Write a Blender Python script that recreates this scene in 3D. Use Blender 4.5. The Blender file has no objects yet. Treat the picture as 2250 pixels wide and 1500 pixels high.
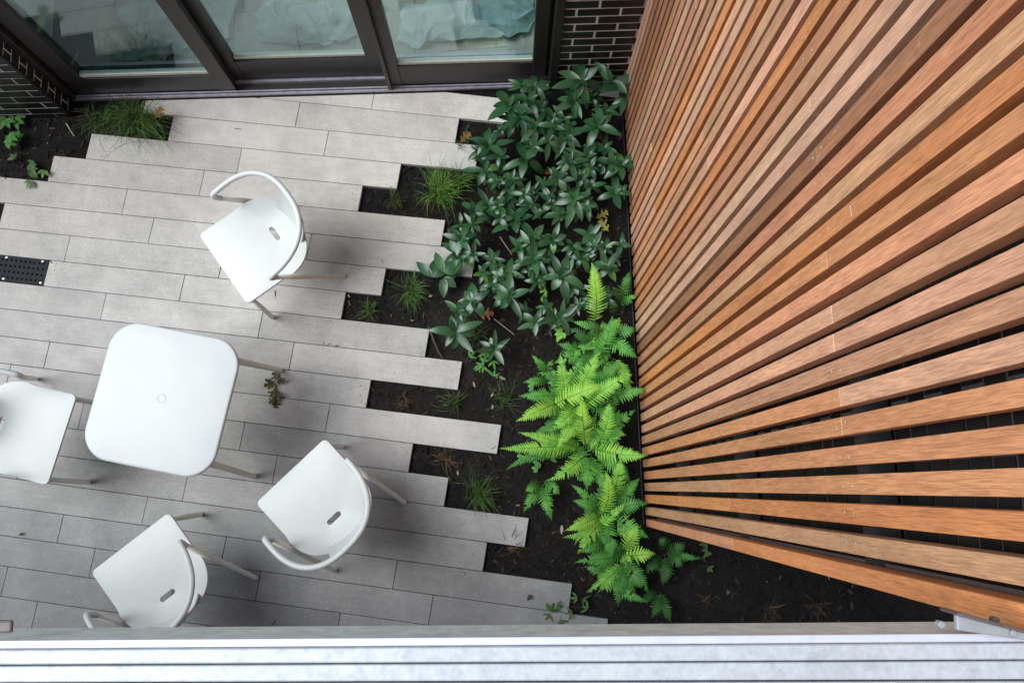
import bpy, bmesh, math, random
from mathutils import Vector, Matrix, noise

# ------------------------------------------------------------------ camera, world, sun, exposure
scene = bpy.context.scene
COL = scene.collection
F_PX, CX, CY, CAM_H = 1890.588, 1125.0, 750.0, 4.5874
def _rot(a, b, c):
    return Matrix.Rotation(c, 3, 'Z') @ Matrix.Rotation(a, 3, 'X') @ Matrix.Rotation(b, 3, 'Y')
CAM_R = _rot(0.1692, -0.0025, 0.1135)
CAM_C = Vector((-0.0048, -0.0047, CAM_H))
cam_data = bpy.data.cameras.new('camera')
cam_data.sensor_fit = 'HORIZONTAL'
cam_data.sensor_width = 36.0
cam_data.lens = 36.0 * F_PX / 2250.0
cam_data.clip_start = 0.05
cam_data.clip_end = 500.0
cam = bpy.data.objects.new('camera', cam_data)
COL.objects.link(cam)
cam.matrix_world = Matrix.Translation(CAM_C) @ CAM_R.to_4x4()
scene.camera = cam

SUN_DIR = Vector((-0.57, -0.06, 0.92)).normalized()      # towards the brightest part of the cloud
SUN_ELEV = math.asin(SUN_DIR.z)
SUN_AZ = math.atan2(SUN_DIR.x, SUN_DIR.y)
world = bpy.data.worlds.new('World')
scene.world = world
world.use_nodes = True
wn = world.node_tree.nodes; wl = world.node_tree.links
sky = wn.new('ShaderNodeTexSky')
sky.sky_type = 'NISHITA'; sky.sun_disc = False
sky.sun_elevation = SUN_ELEV; sky.sun_rotation = SUN_AZ
sky.air_density = 1.0; sky.dust_density = 3.0; sky.ozone_density = 1.0
hsv = wn.new('ShaderNodeHueSaturation'); hsv.inputs['Saturation'].default_value = 0.75
wl.new(sky.outputs[0], hsv.inputs['Color'])
wl.new(hsv.outputs[0], wn['Background'].inputs['Color'])
wn['Background'].inputs['Strength'].default_value = 0.092
sun_data = bpy.data.lights.new('sun', 'SUN')
sun_data.energy = 3.1; sun_data.angle = math.radians(44); sun_data.color = (0.91, 0.965, 1.0)
sun = bpy.data.objects.new('sun', sun_data); COL.objects.link(sun)
sun.rotation_euler = SUN_DIR.to_track_quat('Z', 'Y').to_euler()
vs = scene.view_settings
vs.view_transform = 'Standard'; vs.look = 'None'; vs.exposure = 0.46; vs.gamma = 1.0
vs.use_curve_mapping = False
scene.cycles.max_bounces = 8; scene.cycles.transparent_max_bounces = 12

# ------------------------------------------------------------------ helpers
def at(px, py, z=0.0):
    """world point at height z that is seen at a pixel of the photograph"""
    d = CAM_R @ Vector(((px - CX) / F_PX, -(py - CY) / F_PX, -1.0))
    return CAM_C + d * ((z - CAM_C.z) / d.z)

class MB:
    tint = None
    def __init__(s): s.v, s.f, s.m, s.c = [], [], [], []
    def add(s, vs_, fs, mi=0):
        b = len(s.v); s.v += [tuple(v) for v in vs_]
        for f in fs: s.f.append(tuple(b + i for i in f)); s.m.append(mi); s.c.append(s.tint or (1, 1, 1))
    def box(s, x0, x1, y0, y1, z0, z1, mi=0, M=None):
        vv = [Vector((x, y, z)) for z in (z0, z1) for y in (y0, y1) for x in (x0, x1)]
        if M is not None: vv = [M @ v for v in vv]
        s.add(vv, [(0, 2, 3, 1), (4, 5, 7, 6), (0, 1, 5, 4), (2, 6, 7, 3), (0, 4, 6, 2), (1, 3, 7, 5)], mi)
    def prism(s, poly, z0, z1, mi=0):
        n = len(poly)
        s.add([(p[0], p[1], z0) for p in poly] + [(p[0], p[1], z1) for p in poly],
              [tuple(reversed(range(n))), tuple(range(n, 2 * n))] + [(i, (i + 1) % n, n + (i + 1) % n, n + i) for i in range(n)], mi)
    def tube(s, pts, r, seg=12, mi=0, caps=True):
        pts = [Vector(p) for p in pts]; n = len(pts)
        rr = r if isinstance(r, (list, tuple)) else [r] * n
        vs_, fs = [], []; prev = None
        for i, p in enumerate(pts):
            t = (pts[min(i + 1, n - 1)] - pts[max(i - 1, 0)]).normalized()
            if prev is None:
                u = t.orthogonal().normalized()
            else:
                u = (prev - t * prev.dot(t)).normalized()
            prev = u; w = t.cross(u)
            for k in range(seg):
                a = 2 * math.pi * k / seg
                vs_.append(p + (u * math.cos(a) + w * math.sin(a)) * rr[i])
        for i in range(n - 1):
            for k in range(seg):
                k2 = (k + 1) % seg
                fs.append((i * seg + k, i * seg + k2, (i + 1) * seg + k2, (i + 1) * seg + k))
        if caps:
            fs.append(tuple(reversed(range(seg)))); fs.append(tuple(range((n - 1) * seg, n * seg)))
        s.add(vs_, fs, mi)
    def build(s, name, mats, parent=None, smooth=False, bevel=0.0, bseg=2):
        me = bpy.data.meshes.new(name)
        me.from_pydata(s.v, [], s.f); 
        for m in (mats if isinstance(mats, (list, tuple)) else [mats]): me.materials.append(m)
        me.polygons.foreach_set('material_index', s.m)
        if smooth: me.polygons.foreach_set('use_smooth', [True] * len(s.f))
        if s.tint:
            at_ = me.attributes.new('tint', 'FLOAT_COLOR', 'FACE')
            at_.data.foreach_set('color', [x for c in s.c for x in (*c, 1.0)])
        me.update()
        o = bpy.data.objects.new(name, me); COL.objects.link(o)
        if parent: o.parent = parent
        if bevel:
            b = o.modifiers.new('bevel', 'BEVEL'); b.width = bevel; b.segments = bseg; b.limit_method = 'ANGLE'; b.angle_limit = math.radians(40)
        return o

def tag(o, label=None, cat=None, group=None, kind=None):
    if label: o['label'] = label
    if cat: o['category'] = cat
    if group: o['group'] = group
    if kind: o['kind'] = kind
    return o
def empty(name, loc, rz=0.0, label=None, cat=None, group=None):
    o = bpy.data.objects.new(name, None); COL.objects.link(o)
    o.location = loc; o.rotation_euler = (0, 0, rz); o.empty_display_size = 0.1
    return tag(o, label, cat, group)
def copy_tree(o, parent=None):
    c = o.copy(); COL.objects.link(c)
    if parent: c.parent = parent
    for ch in list(o.children): copy_tree(ch, c)
    return c

# ------------------------------------------------------------------ materials
class Mat:
    def __init__(s, name, rough=0.6, spec=0.5, metal=0.0):
        s.m = bpy.data.materials.new(name); s.m.use_nodes = True
        s.t = s.m.node_tree; s.n = s.t.nodes; s.b = s.n['Principled BSDF']
        s.b.inputs['Roughness'].default_value = rough
        s.b.inputs['Specular IOR Level'].default_value = spec
        s.b.inputs['Metallic'].default_value = metal
    def node(s, typ, **kw):
        n = s.n.new(typ)
        for k, v in kw.items():
            if k in n.inputs: n.inputs[k].default_value = v
            else: setattr(n, k, v)
        return n
    def link(s, a, b): s.t.links.new(a, b)
    def coord(s, scale=(1, 1, 1), kind='Object'):
        tc = s.node('ShaderNodeTexCoord'); mp = s.node('ShaderNodeMapping'); mp.inputs['Scale'].default_value = scale
        s.link(tc.outputs[kind], mp.inputs['Vector']); return mp.outputs[0]
    def noise(s, vec, scale, detail=4, rough=0.6, dist=0.0):
        n = s.node('ShaderNodeTexNoise'); n.inputs['Scale'].default_value = scale; n.inputs['Detail'].default_value = detail
        n.inputs['Roughness'].default_value = rough; n.inputs['Distortion'].default_value = dist
        s.link(vec, n.inputs['Vector']); return n.outputs['Fac']
    def ramp(s, fac, stops, interp='LINEAR'):
        r = s.node('ShaderNodeValToRGB'); r.color_ramp.interpolation = interp
        e = r.color_ramp.elements
        while len(e) < len(stops): e.new(0.5)
        for i, (p, c) in enumerate(stops):
            e[i].position = p; e[i].color = (c, c, c, 1) if isinstance(c, (int, float)) else (*c, 1)
        s.link(fac, r.inputs[0]); return r.outputs[0]
    def mix(s, a, b, fac, mode='MIX'):
        m = s.node('ShaderNodeMix', data_type='RGBA', blend_type=mode)
        for sock, v in ((m.inputs['Factor'], fac), (m.inputs['A'], a), (m.inputs['B'], b)) if False else ((m.inputs[0], fac), (m.inputs[6], a), (m.inputs[7], b)):
            if hasattr(v, 'is_output'): s.link(v, sock)
            elif isinstance(v, (int, float)): sock.default_value = v
            else: sock.default_value = (*v, 1)
        return m.outputs[2]
    def island(s):
        g = s.node('ShaderNodeNewGeometry'); return g.outputs['Random Per Island']
    def color(s, c):
        if hasattr(c, 'is_output'): s.link(c, s.b.inputs['Base Color'])
        else: s.b.inputs['Base Color'].default_value = (*c, 1)
        return s
    def bump(s, h, strength=0.3, dist=0.002):
        b = s.node('ShaderNodeBump'); b.inputs['Strength'].default_value = strength; b.inputs['Distance'].default_value = dist
        s.link(h, b.inputs['Height']); s.link(b.outputs[0], s.b.inputs['Normal']); return s
    def rough(s, h): s.link(h, s.b.inputs['Roughness']); return s

def mat_paver():
    M = Mat('paver_stone', 0.75, 0.35)
    v = M.coord(); 
    big = M.noise(v, 2.6, 5, 0.6, 0.4); mid = M.noise(v, 14, 6, 0.7); fine = M.noise(v, 260, 2, 0.6)
    base = M.ramp(M.island(), [(0.0, (0.395, 0.383, 0.366)), (0.5, (0.442, 0.428, 0.409)), (1.0, (0.488, 0.474, 0.453))])
    c = M.mix(base, M.ramp(big, [(0.34, 0.72), (0.62, 1.05)]), 0.65, 'MULTIPLY')
    c = M.mix(c, M.ramp(mid, [(0.3, 0.80), (0.6, 1.04)]), 0.6, 'MULTIPLY')
    c = M.mix(c, M.ramp(fine, [(0.35, 0.72), (0.55, 1.02), (0.72, 1.3)]), 0.8, 'MULTIPLY')
    # light painted in by the doors, grime, damp and painted shade towards the balcony
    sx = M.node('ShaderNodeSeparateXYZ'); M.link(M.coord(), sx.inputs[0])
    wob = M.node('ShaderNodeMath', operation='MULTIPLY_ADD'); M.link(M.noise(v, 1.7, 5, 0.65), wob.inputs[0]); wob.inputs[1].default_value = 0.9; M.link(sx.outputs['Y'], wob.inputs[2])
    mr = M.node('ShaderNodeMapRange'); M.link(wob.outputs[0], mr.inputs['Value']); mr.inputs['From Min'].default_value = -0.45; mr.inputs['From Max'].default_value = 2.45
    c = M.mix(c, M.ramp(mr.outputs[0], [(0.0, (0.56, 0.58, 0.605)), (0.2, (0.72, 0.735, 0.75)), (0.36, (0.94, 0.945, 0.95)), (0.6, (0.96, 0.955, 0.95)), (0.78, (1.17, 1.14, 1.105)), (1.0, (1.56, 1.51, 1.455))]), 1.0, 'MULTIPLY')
    # long drag streaks and a few round damp stains
    st = M.noise(M.coord((1.2, 16, 1)), 3.0, 4, 0.7, 0.6)
    c = M.mix(c, M.ramp(st, [(0.36, 0.86), (0.55, 1.0)]), 0.45, 'MULTIPLY')
    vo = M.node('ShaderNodeTexVoronoi'); vo.inputs['Scale'].default_value = 3.1; M.link(v, vo.inputs['Vector'])
    c = M.mix(c, M.ramp(vo.outputs['Distance'], [(0.0, (0.55, 0.52, 0.5)), (0.075, 1.0)]), 0.55, 'MULTIPLY')
    vs_ = M.node('ShaderNodeTexVoronoi'); vs_.inputs['Scale'].default_value = 42; M.link(v, vs_.inputs['Vector'])
    c = M.mix((0.78, 0.78, 0.77), c, M.ramp(vs_.outputs['Distance'], [(0.05, 0.1), (0.09, 1.0)]))
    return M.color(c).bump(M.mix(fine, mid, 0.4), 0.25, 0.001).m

def mat_soil():
    M = Mat('dark_soil', 0.95, 0.2); v = M.coord()
    n = M.noise(v, 30, 6, 0.7); n2 = M.noise(v, 4, 4)
    c = M.ramp(n, [(0.3, (0.0055, 0.005, 0.0048)), (0.6, (0.015, 0.0128, 0.0116)), (0.8, (0.036, 0.030, 0.026))])
    c = M.mix(c, M.ramp(n2, [(0.35, 0.6), (0.65, 1.2)]), 0.6, 'MULTIPLY')
    return M.color(c).bump(n, 0.8, 0.012).m
def mat_mulch():
    M = Mat('bark_mulch', 0.85, 0.25)
    c = M.ramp(M.island(), [(0.0, (0.004, 0.0036, 0.0036)), (0.6, (0.010, 0.0085, 0.008)), (0.86, (0.024, 0.0175, 0.0145)), (0.97, (0.05, 0.036, 0.027)), (0.993, (0.15, 0.11, 0.08)), (1.0, (0.36, 0.32, 0.28))])
    return M.color(c).m
def mat_wood():
    M = Mat('oiled_hardwood', 0.5, 0.4)
    isl = M.island()
    base = M.node('ShaderNodeAttribute', attribute_name='tint').outputs['Color']
    tc = M.node('ShaderNodeTexCoord'); cb = M.node('ShaderNodeCombineXYZ')
    mul = M.node('ShaderNodeMath', operation='MULTIPLY'); M.link(isl, mul.inputs[0]); mul.inputs[1].default_value = 37.0
    M.link(mul.outputs[0], cb.inputs['X']); M.link(mul.outputs[0], cb.inputs['Z'])
    ad = M.node('ShaderNodeVectorMath', operation='ADD'); M.link(tc.outputs['Object'], ad.inputs[0]); M.link(cb.outputs[0], ad.inputs[1])
    mp = M.node('ShaderNodeMapping'); mp.inputs['Scale'].default_value = (34, 34, 1.3); M.link(ad.outputs[0], mp.inputs['Vector'])
    g1 = M.noise(mp.outputs[0], 2.2, 6, 0.68, 1.4)
    mp2 = M.node('ShaderNodeMapping'); mp2.inputs['Scale'].default_value = (240, 240, 9); M.link(ad.outputs[0], mp2.inputs['Vector'])
    g2 = M.noise(mp2.outputs[0], 2.0, 3, 0.6)
    mp3 = M.node('ShaderNodeMapping'); mp3.inputs['Scale'].default_value = (5, 5, 1.6); M.link(ad.outputs[0], mp3.inputs['Vector'])
    g3 = M.noise(mp3.outputs[0], 1.6, 4, 0.6, 0.5)
    c = M.mix(base, M.ramp(g1, [(0.32, (0.72, 0.66, 0.62)), (0.5, (0.97, 0.95, 0.93)), (0.68, (1.15, 1.14, 1.12))]), 0.7, 'MULTIPLY')
    c = M.mix(c, M.ramp(g2, [(0.36, 0.58), (0.56, 1.05), (0.7, 1.2)]), 0.75, 'MULTIPLY')
    c = M.mix(c, M.ramp(g3, [(0.3, (0.78, 0.74, 0.72)), (0.7, (1.18, 1.14, 1.1))]), 0.7, 'MULTIPLY')
    # pale scuffs
    sc = M.noise(M.coord((9, 9, 3.4)), 3.4, 8, 0.75, 2.0)
    c = M.mix(c, (0.62, 0.46, 0.34), M.ramp(sc, [(0.60, 0.0), (0.70, 0.6)]))
    M.color(c).bump(M.mix(g1, g2, 0.5), 0.25, 0.0012)
    return M.m
def mat_brick():
    M = Mat('black_brick', 0.38, 0.5); v = M.coord()
    n = M.noise(v, 55, 5, 0.7)
    base = M.ramp(M.island(), [(0.0, (0.008, 0.0065, 0.0065)), (0.6, (0.013, 0.0105, 0.0105)), (1.0, (0.020, 0.0165, 0.016))])
    c = M.mix(base, M.ramp(n, [(0.35, 0.6), (0.65, 1.35)]), 0.7, 'MULTIPLY')
    return M.color(c).bump(n, 0.4, 0.002).m
def mat_mortar():
    M = Mat('grey_mortar', 0.9, 0.2); v = M.coord()
    n = M.noise(v, 90, 4)
    return M.color(M.ramp(n, [(0.3, (0.58, 0.56, 0.57)), (0.7, (0.76, 0.735, 0.745))])).bump(n, 0.5, 0.002).m
def mat_plain(name, col, rough, spec=0.5, metal=0.0, var=0.12, scale=20.0, bump=0.0):
    M = Mat(name, rough, spec, metal); v = M.coord()
    n = M.noise(v, scale, 5, 0.65)
    M.color(M.mix(col, M.ramp(n, [(0.3, 1 - var), (0.7, 1 + var * 0.6)]), 1.0, 'MULTIPLY'))
    if bump: M.bump(n, bump, 0.002)
    return M.m
def mat_white(name, col, stain):
    M = Mat(name, 0.42, 0.45); v = M.coord()
    big = M.noise(v, 5, 4, 0.6); sp = M.noise(v, 60, 3, 0.6)
    c = M.mix(col, M.ramp(big, [(0.3, 0.93), (0.65, 1.0)]), 1.0, 'MULTIPLY')
    if stain: c = M.mix(c, (0.62, 0.56, 0.44), M.ramp(M.noise(v, 9, 6, 0.7, 1.0), [(0.70, 0.0), (0.78, 0.35)]))
    c = M.mix(c, M.ramp(sp, [(0.25, 0.94), (0.4, 1.0)]), 0.8, 'MULTIPLY')
    return M.color(c).bump(sp, 0.08, 0.0006).m
def mat_galv():
    M = Mat('galvanised_steel', 0.45, 0.5, 0.15); v = M.coord()
    vo = M.node('ShaderNodeTexVoronoi'); vo.inputs['Scale'].default_value = 130; M.link(v, vo.inputs['Vector'])
    n = M.noise(v, 48, 7, 0.72); n2 = M.noise(M.coord((1, 1, 1)), 7, 3)
    c = M.ramp(n, [(0.36, (0.40, 0.435, 0.465)), (0.5, (0.46, 0.50, 0.535)), (0.66, (0.505, 0.55, 0.585))])
    c = M.mix(c, M.ramp(n2, [(0.3, 0.88), (0.7, 1.05)]), 0.7, 'MULTIPLY')
    c = M.mix(c, M.ramp(vo.outputs['Color'], [(0.2, 0.90), (0.8, 1.05)]), 0.6, 'MULTIPLY')
    ru = M.noise(v, 19, 8, 0.8, 0.4)
    c = M.mix(c, (0.34, 0.20, 0.10), M.ramp(ru, [(0.72, 0.0), (0.76, 0.5)]))
    return M.color(c).rough(M.ramp(n, [(0.3, 0.55), (0.7, 0.42)])).m
def mat_leaf(name, dark, light, rough, transl, spec=0.5):
    M = Mat(name, rough, spec)
    isl = M.island(); n = M.noise(M.coord(), 25, 3)
    c = M.ramp(isl, [(0.0, dark), (1.0, light)])
    c = M.mix(c, M.ramp(n, [(0.3, 0.8), (0.7, 1.15)]), 0.7, 'MULTIPLY'); M.color(c)
    if transl:
        tr = M.node('ShaderNodeBsdfTranslucent'); mx = M.node('ShaderNodeMixShader'); mx.inputs[0].default_value = transl
        M.link(c, tr.inputs['Color'])
        out = M.n['Material Output']; M.link(M.b.outputs[0], mx.inputs[1]); M.link(tr.outputs[0], mx.inputs[2]); M.link(mx.outputs[0], out.inputs[0])
    return M.m
def mat_glass():
    m = bpy.data.materials.new('tinted_glass'); m.use_nodes = True; t = m.node_tree; n = t.nodes
    n.remove(n['Principled BSDF'])
    tr = n.new('ShaderNodeBsdfTransparent'); tr.inputs[0].default_value = (0.73, 0.85, 0.845, 1)
    gl = n.new('ShaderNodeBsdfGlossy'); gl.inputs['Roughness'].default_value = 0.0; gl.inputs['Color'].default_value = (0.88, 1, 1, 1)
    fr = n.new('ShaderNodeFresnel'); fr.inputs['IOR'].default_value = 1.80
    ge = n.new('ShaderNodeNewGeometry'); mr = n.new('ShaderNodeMapRange')     # leaving the pane reflects like entering it
    mr.inputs['To Min'].default_value = 1.80; mr.inputs['To Max'].default_value = 1 / 1.80
    t.links.new(ge.outputs['Backfacing'], mr.inputs['Value']); t.links.new(mr.outputs[0], fr.inputs['IOR'])
    mx = n.new('ShaderNodeMixShader')
    t.links.new(fr.outputs[0], mx.inputs[0]); t.links.new(tr.outputs[0], mx.inputs[1]); t.links.new(gl.outputs[0], mx.inputs[2])
    t.links.new(mx.outputs[0], n['Material Output'].inputs[0]); return m

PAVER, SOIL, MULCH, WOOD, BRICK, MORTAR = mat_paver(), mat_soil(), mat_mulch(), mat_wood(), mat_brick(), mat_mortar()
WHITE = mat_white('white_powder_coat', (0.54, 0.57, 0.555), False)
WHITE_TOP = mat_white('white_tabletop_coat', (0.48, 0.515, 0.52), True)
CAPC = mat_plain('grey_cap', (0.42, 0.42, 0.38), 0.5)
CREAM = mat_plain('cream_powder_coat', (0.75, 0.74, 0.67), 0.45, 0.4, 0, 0.06, 30)
BRONZE = mat_plain('dark_bronze_aluminium', (0.026, 0.022, 0.021), 0.42, 0.5, 0.0, 0.25, 9)
TRACK = mat_plain('anodised_track', (0.50, 0.48, 0.56), 0.35, 0.5, 0.4, 0.25, 24)
TRACK_D = mat_plain('track_groove', (0.03, 0.028, 0.03), 0.5)
SPACER = mat_plain('pale_glazing_bead', (0.62, 0.62, 0.55), 0.5)
GALV = mat_galv()
PLATE = mat_plain('dull_zinc_plate', (0.30, 0.315, 0.34), 0.55, 0.4, 0.1, 0.12, 30)
GALV_D = mat_plain('weathered_steel', (0.66, 0.76, 0.75), 0.6, 0.4, 0.05, 0.25, 30)
FLAT_AL = mat_plain('smooth_aluminium', (0.58, 0.61, 0.69), 0.4, 0.5, 0.2, 0.08, 40)
RUST_EDGE = mat_plain('brown_painted_steel', (0.12, 0.095, 0.09), 0.5, 0.4, 0.1, 0.25, 40)
CONCRETE = mat_plain('concrete', (0.32, 0.31, 0.30), 0.9, 0.3, 0, 0.2, 8, 0.3)
PLASTER = mat_plain('white_plaster', (0.72, 0.72, 0.70), 0.9, 0.2, 0, 0.05, 6)
FLOOR_IN = mat_plain('pale_floor', (0.40, 0.37, 0.33), 0.5, 0.4, 0, 0.2, 5)
CLOTH = mat_plain('white_sheet_plastic', (0.62, 0.67, 0.66), 0.5, 0.4, 0, 0.08, 8)
def see_through(m, k):
    t = m.node_tree; n = t.nodes; tr = n.new('ShaderNodeBsdfTransparent'); mx = n.new('ShaderNodeMixShader'); mx.inputs[0].default_value = k
    t.links.new(n['Principled BSDF'].outputs[0], mx.inputs[1]); t.links.new(tr.outputs[0], mx.inputs[2]); t.links.new(mx.outputs[0], n['Material Output'].inputs[0])
see_through(CLOTH, 0.35)
CLOTH_TEAL = mat_plain('teal_sheet_plastic', (0.24, 0.33, 0.335), 0.5, 0.4, 0, 0.25, 8)
CARD = mat_plain('floor_board_paper', (0.46, 0.41, 0.32), 0.8, 0.3, 0, 0.1, 9)
MORTAR_D = mat_plain('dark_mortar', (0.13, 0.135, 0.145), 0.9)
IRON = mat_plain('black_iron', (0.012, 0.014, 0.018), 0.7, 0.2, 0.0, 0.2, 30)
SCREW = mat_plain('steel_screw', (0.60, 0.58, 0.53), 0.35, 0.5, 0.3, 0.1, 50)
EDGING = mat_plain('black_steel_edging', (0.012, 0.0125, 0.014), 0.5)
HELL = mat_leaf('hellebore_leaf', (0.011, 0.052, 0.018), (0.038, 0.112, 0.040), 0.34, 0.06, 0.5)
HELL_Y = mat_leaf('young_hellebore_leaf', (0.05, 0.13, 0.03), (0.08, 0.2, 0.04), 0.35, 0.15)
STEM = mat_plain('reddish_stem', (0.09, 0.03, 0.028), 0.6)
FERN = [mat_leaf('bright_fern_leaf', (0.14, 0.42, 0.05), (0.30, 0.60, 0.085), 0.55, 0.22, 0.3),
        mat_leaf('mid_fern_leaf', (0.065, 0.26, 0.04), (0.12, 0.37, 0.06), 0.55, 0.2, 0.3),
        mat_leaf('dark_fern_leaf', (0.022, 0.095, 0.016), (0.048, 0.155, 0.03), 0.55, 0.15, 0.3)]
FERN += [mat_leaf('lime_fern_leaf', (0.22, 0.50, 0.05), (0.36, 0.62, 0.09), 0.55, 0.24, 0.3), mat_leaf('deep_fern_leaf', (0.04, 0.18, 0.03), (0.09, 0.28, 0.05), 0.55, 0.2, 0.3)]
RACHIS = mat_plain('fern_stalk', (0.05, 0.075, 0.02), 0.6)
GRASS = [mat_leaf('bright_grass', (0.06, 0.17, 0.02), (0.17, 0.34, 0.055), 0.5, 0.2, 0.3),
         mat_leaf('green_grass', (0.028, 0.085, 0.018), (0.10, 0.19, 0.045), 0.5, 0.2, 0.3),
         mat_leaf('dry_grass', (0.05, 0.03, 0.016), (0.17, 0.105, 0.05), 0.7, 0.1, 0.2)]
LEAF_O = mat_leaf('orange_dry_leaf', (0.27, 0.11, 0.035), (0.38, 0.18, 0.07), 0.7, 0.1, 0.2)
LEAF_Y = mat_leaf('yellow_green_leaf', (0.32, 0.34, 0.07), (0.42, 0.40, 0.10), 0.6, 0.15, 0.3)
LEAF_G = mat_leaf('olive_brown_leaf', (0.07, 0.065, 0.02), (0.15, 0.13, 0.045), 0.6, 0.1, 0.3)
WEED = mat_leaf('fresh_weed_leaf', (0.06, 0.22, 0.03), (0.12, 0.34, 0.05), 0.5, 0.2, 0.3)
TWIG = mat_plain('dead_twig', (0.06, 0.045, 0.035), 0.85)
GLASS = mat_glass()

# ------------------------------------------------------------------ ground: soil and paving
rng = random.Random(7)
ROWS = {-6: (-0.002, 2.163), -5: (0.007, 2.011), -4: (0.012, 1.860), -3: (0.012, 1.708), -2: (0.0135, 1.559), -1: (0.013, 1.406), 0: (0.011, 1.254), 1: (0.008, 1.101),
        2: (0.005, 0.946), 3: (0.001, 0.792), 4: (-0.002, 0.638), 5: (-0.005, 0.483), 6: (-0.009, 0.330), 7: (-0.012, 0.176), 8: (-0.014, 0.024), 9: (-0.016, -0.127),
        10: (-0.017, -0.277), 11: (-0.018, -0.425), 12: (-0.019, -0.573), 13: (-0.020, -0.724)}
for k in range(14, 23): ROWS[k] = (-0.021, -0.724 - 0.152 * (k - 13))
def row_y(k, x): b, c = ROWS[k]; return c + b * (x + 0.9)
H_ANG = math.radians(8.3)
H_O = Vector((-1.25, 2.075, 0)); H_D = Vector((math.cos(H_ANG), math.sin(H_ANG), 0)); H_N = Vector((-math.sin(H_ANG), math.cos(H_ANG), 0))
# joints of each course from its left end to its right end
L0 = -5.2
ENDS = {-6: [-1.66, -1.019, -0.193], -5: [-2.30, -1.432, -0.522], -4: [-2.13, -1.245, -0.39], -3: [-2.57, -1.714, -0.812], -2: [-2.754, -1.9, -1.008],
        -1: [-4.07, -3.19, -2.307, -1.422, -0.525], 0: [-2.969, -2.13, -1.25, -0.334], 1: [-5.2, -4.33, -3.45, -2.569, -1.712, -0.814], 2: [-2.654, -1.903, -1.013],
        3: [-4.95, -4.07, -3.19, -2.309, -1.445, -0.533], 4: [-4.78, -3.9, -3.02, -2.13, -1.25, -0.335], 5: [-5.2, -4.32, -3.44, -2.561, -1.69, -0.81],
        6: [-4.5, -3.62, -2.743, -1.88, -1.008, -0.087], 7: [-4.95, -4.07, -3.19, -2.313, -1.444, -0.54], 8: [-4.78, -3.9, -3.02, -2.12, -1.244, -0.331],
        9: [-4.34, -3.46, -2.58, -1.697, -0.80, 0.112], 10: [-4.52, -3.64, -2.76, -1.886, -0.99, -0.09], 11: [-4.95, -4.07, -3.19, -2.305, -1.441, -0.542, 0.371],
        12: [-4.75, -3.87, -2.99, -2.107, -1.235, -0.335, 0.572], 13: [-5.2, -4.3, -3.42, -2.538, -1.67, -0.797, 0.10, 0.40]}
for k in range(14, 22):
    o = [0.0, 0.42, 0.21, 0.63][k % 4]; ENDS[k] = [-5.2 + o + 0.88 * i for i in range(7)] + [0.5 + o * 0.5]
def clip(poly, p, n):
    out = []
    for i in range(len(poly)):
        a, b = poly[i], poly[(i + 1) % len(poly)]; da, db = (a - p).dot(n), (b - p).dot(n)
        if da <= 0: out.append(a)
        if da * db < 0: out.append(a + (b - a) * (da / (da - db)))
    return out
pv = MB(); g = 0.0032
for k, js in ENDS.items():
    for a, b in zip(js[:-1], js[1:]):
        sk = 0.004
        poly = [Vector((a + g / 2 - 0.006, row_y(k + 1, a) + g / 2)), Vector((b - g / 2 - 0.006, row_y(k + 1, b) + g / 2)), Vector((b - g / 2, row_y(k, b) - g / 2)), Vector((a + g / 2, row_y(k, a) - g / 2))]
        poly = clip(poly, Vector((H_O.x, H_O.y)) - Vector((H_N.x, H_N.y)) * 0.006, Vector((H_N.x, H_N.y)))
        if len(poly) < 3: continue
        dz = rng.uniform(-0.0012, 0.0012)
        pv.prism(poly, -0.05, dz)
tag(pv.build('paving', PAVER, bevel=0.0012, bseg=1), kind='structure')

def on_paver(x, y, m=0.0):
    for k, js in ENDS.items():
        if row_y(k + 1, x) - m <= y <= row_y(k, x) + m: return js[0] - m <= x <= js[-1] + m
    return False
def soil_z(x, y):
    return -0.022 + 0.016 * noise.noise(Vector((x * 5, y * 5, 0))) + 0.010 * noise.noise(Vector((x * 17, y * 17, 3)))
sm = MB(); nx, ny = 230, 190; X0, X1, Y0, Y1 = -5.4, 3.2, -4.4, 2.25
sv = []
for j in range(ny + 1):
    for i in range(nx + 1):
        x = X0 + (X1 - X0) * i / nx; y = Y0 + (Y1 - Y0) * j / ny
        z = soil_z(x, y)
        if on_paver(x, y, 0.03): z = min(z, -0.03)
        sv.append((x, y, z))
sm.add(sv, [(j * (nx + 1) + i, j * (nx + 1) + i + 1, (j + 1) * (nx + 1) + i + 1, (j + 1) * (nx + 1) + i) for j in range(ny) for i in range(nx)])
tag(sm.build('soil', SOIL, smooth=True), kind='structure')
gm = MB(); gm.add([(-120, -120, -0.09), (120, -120, -0.09), (120, 120, -0.09), (-120, 120, -0.09)], [(0, 1, 2, 3)])
tag(gm.build('ground', CONCRETE), kind='structure')

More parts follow.
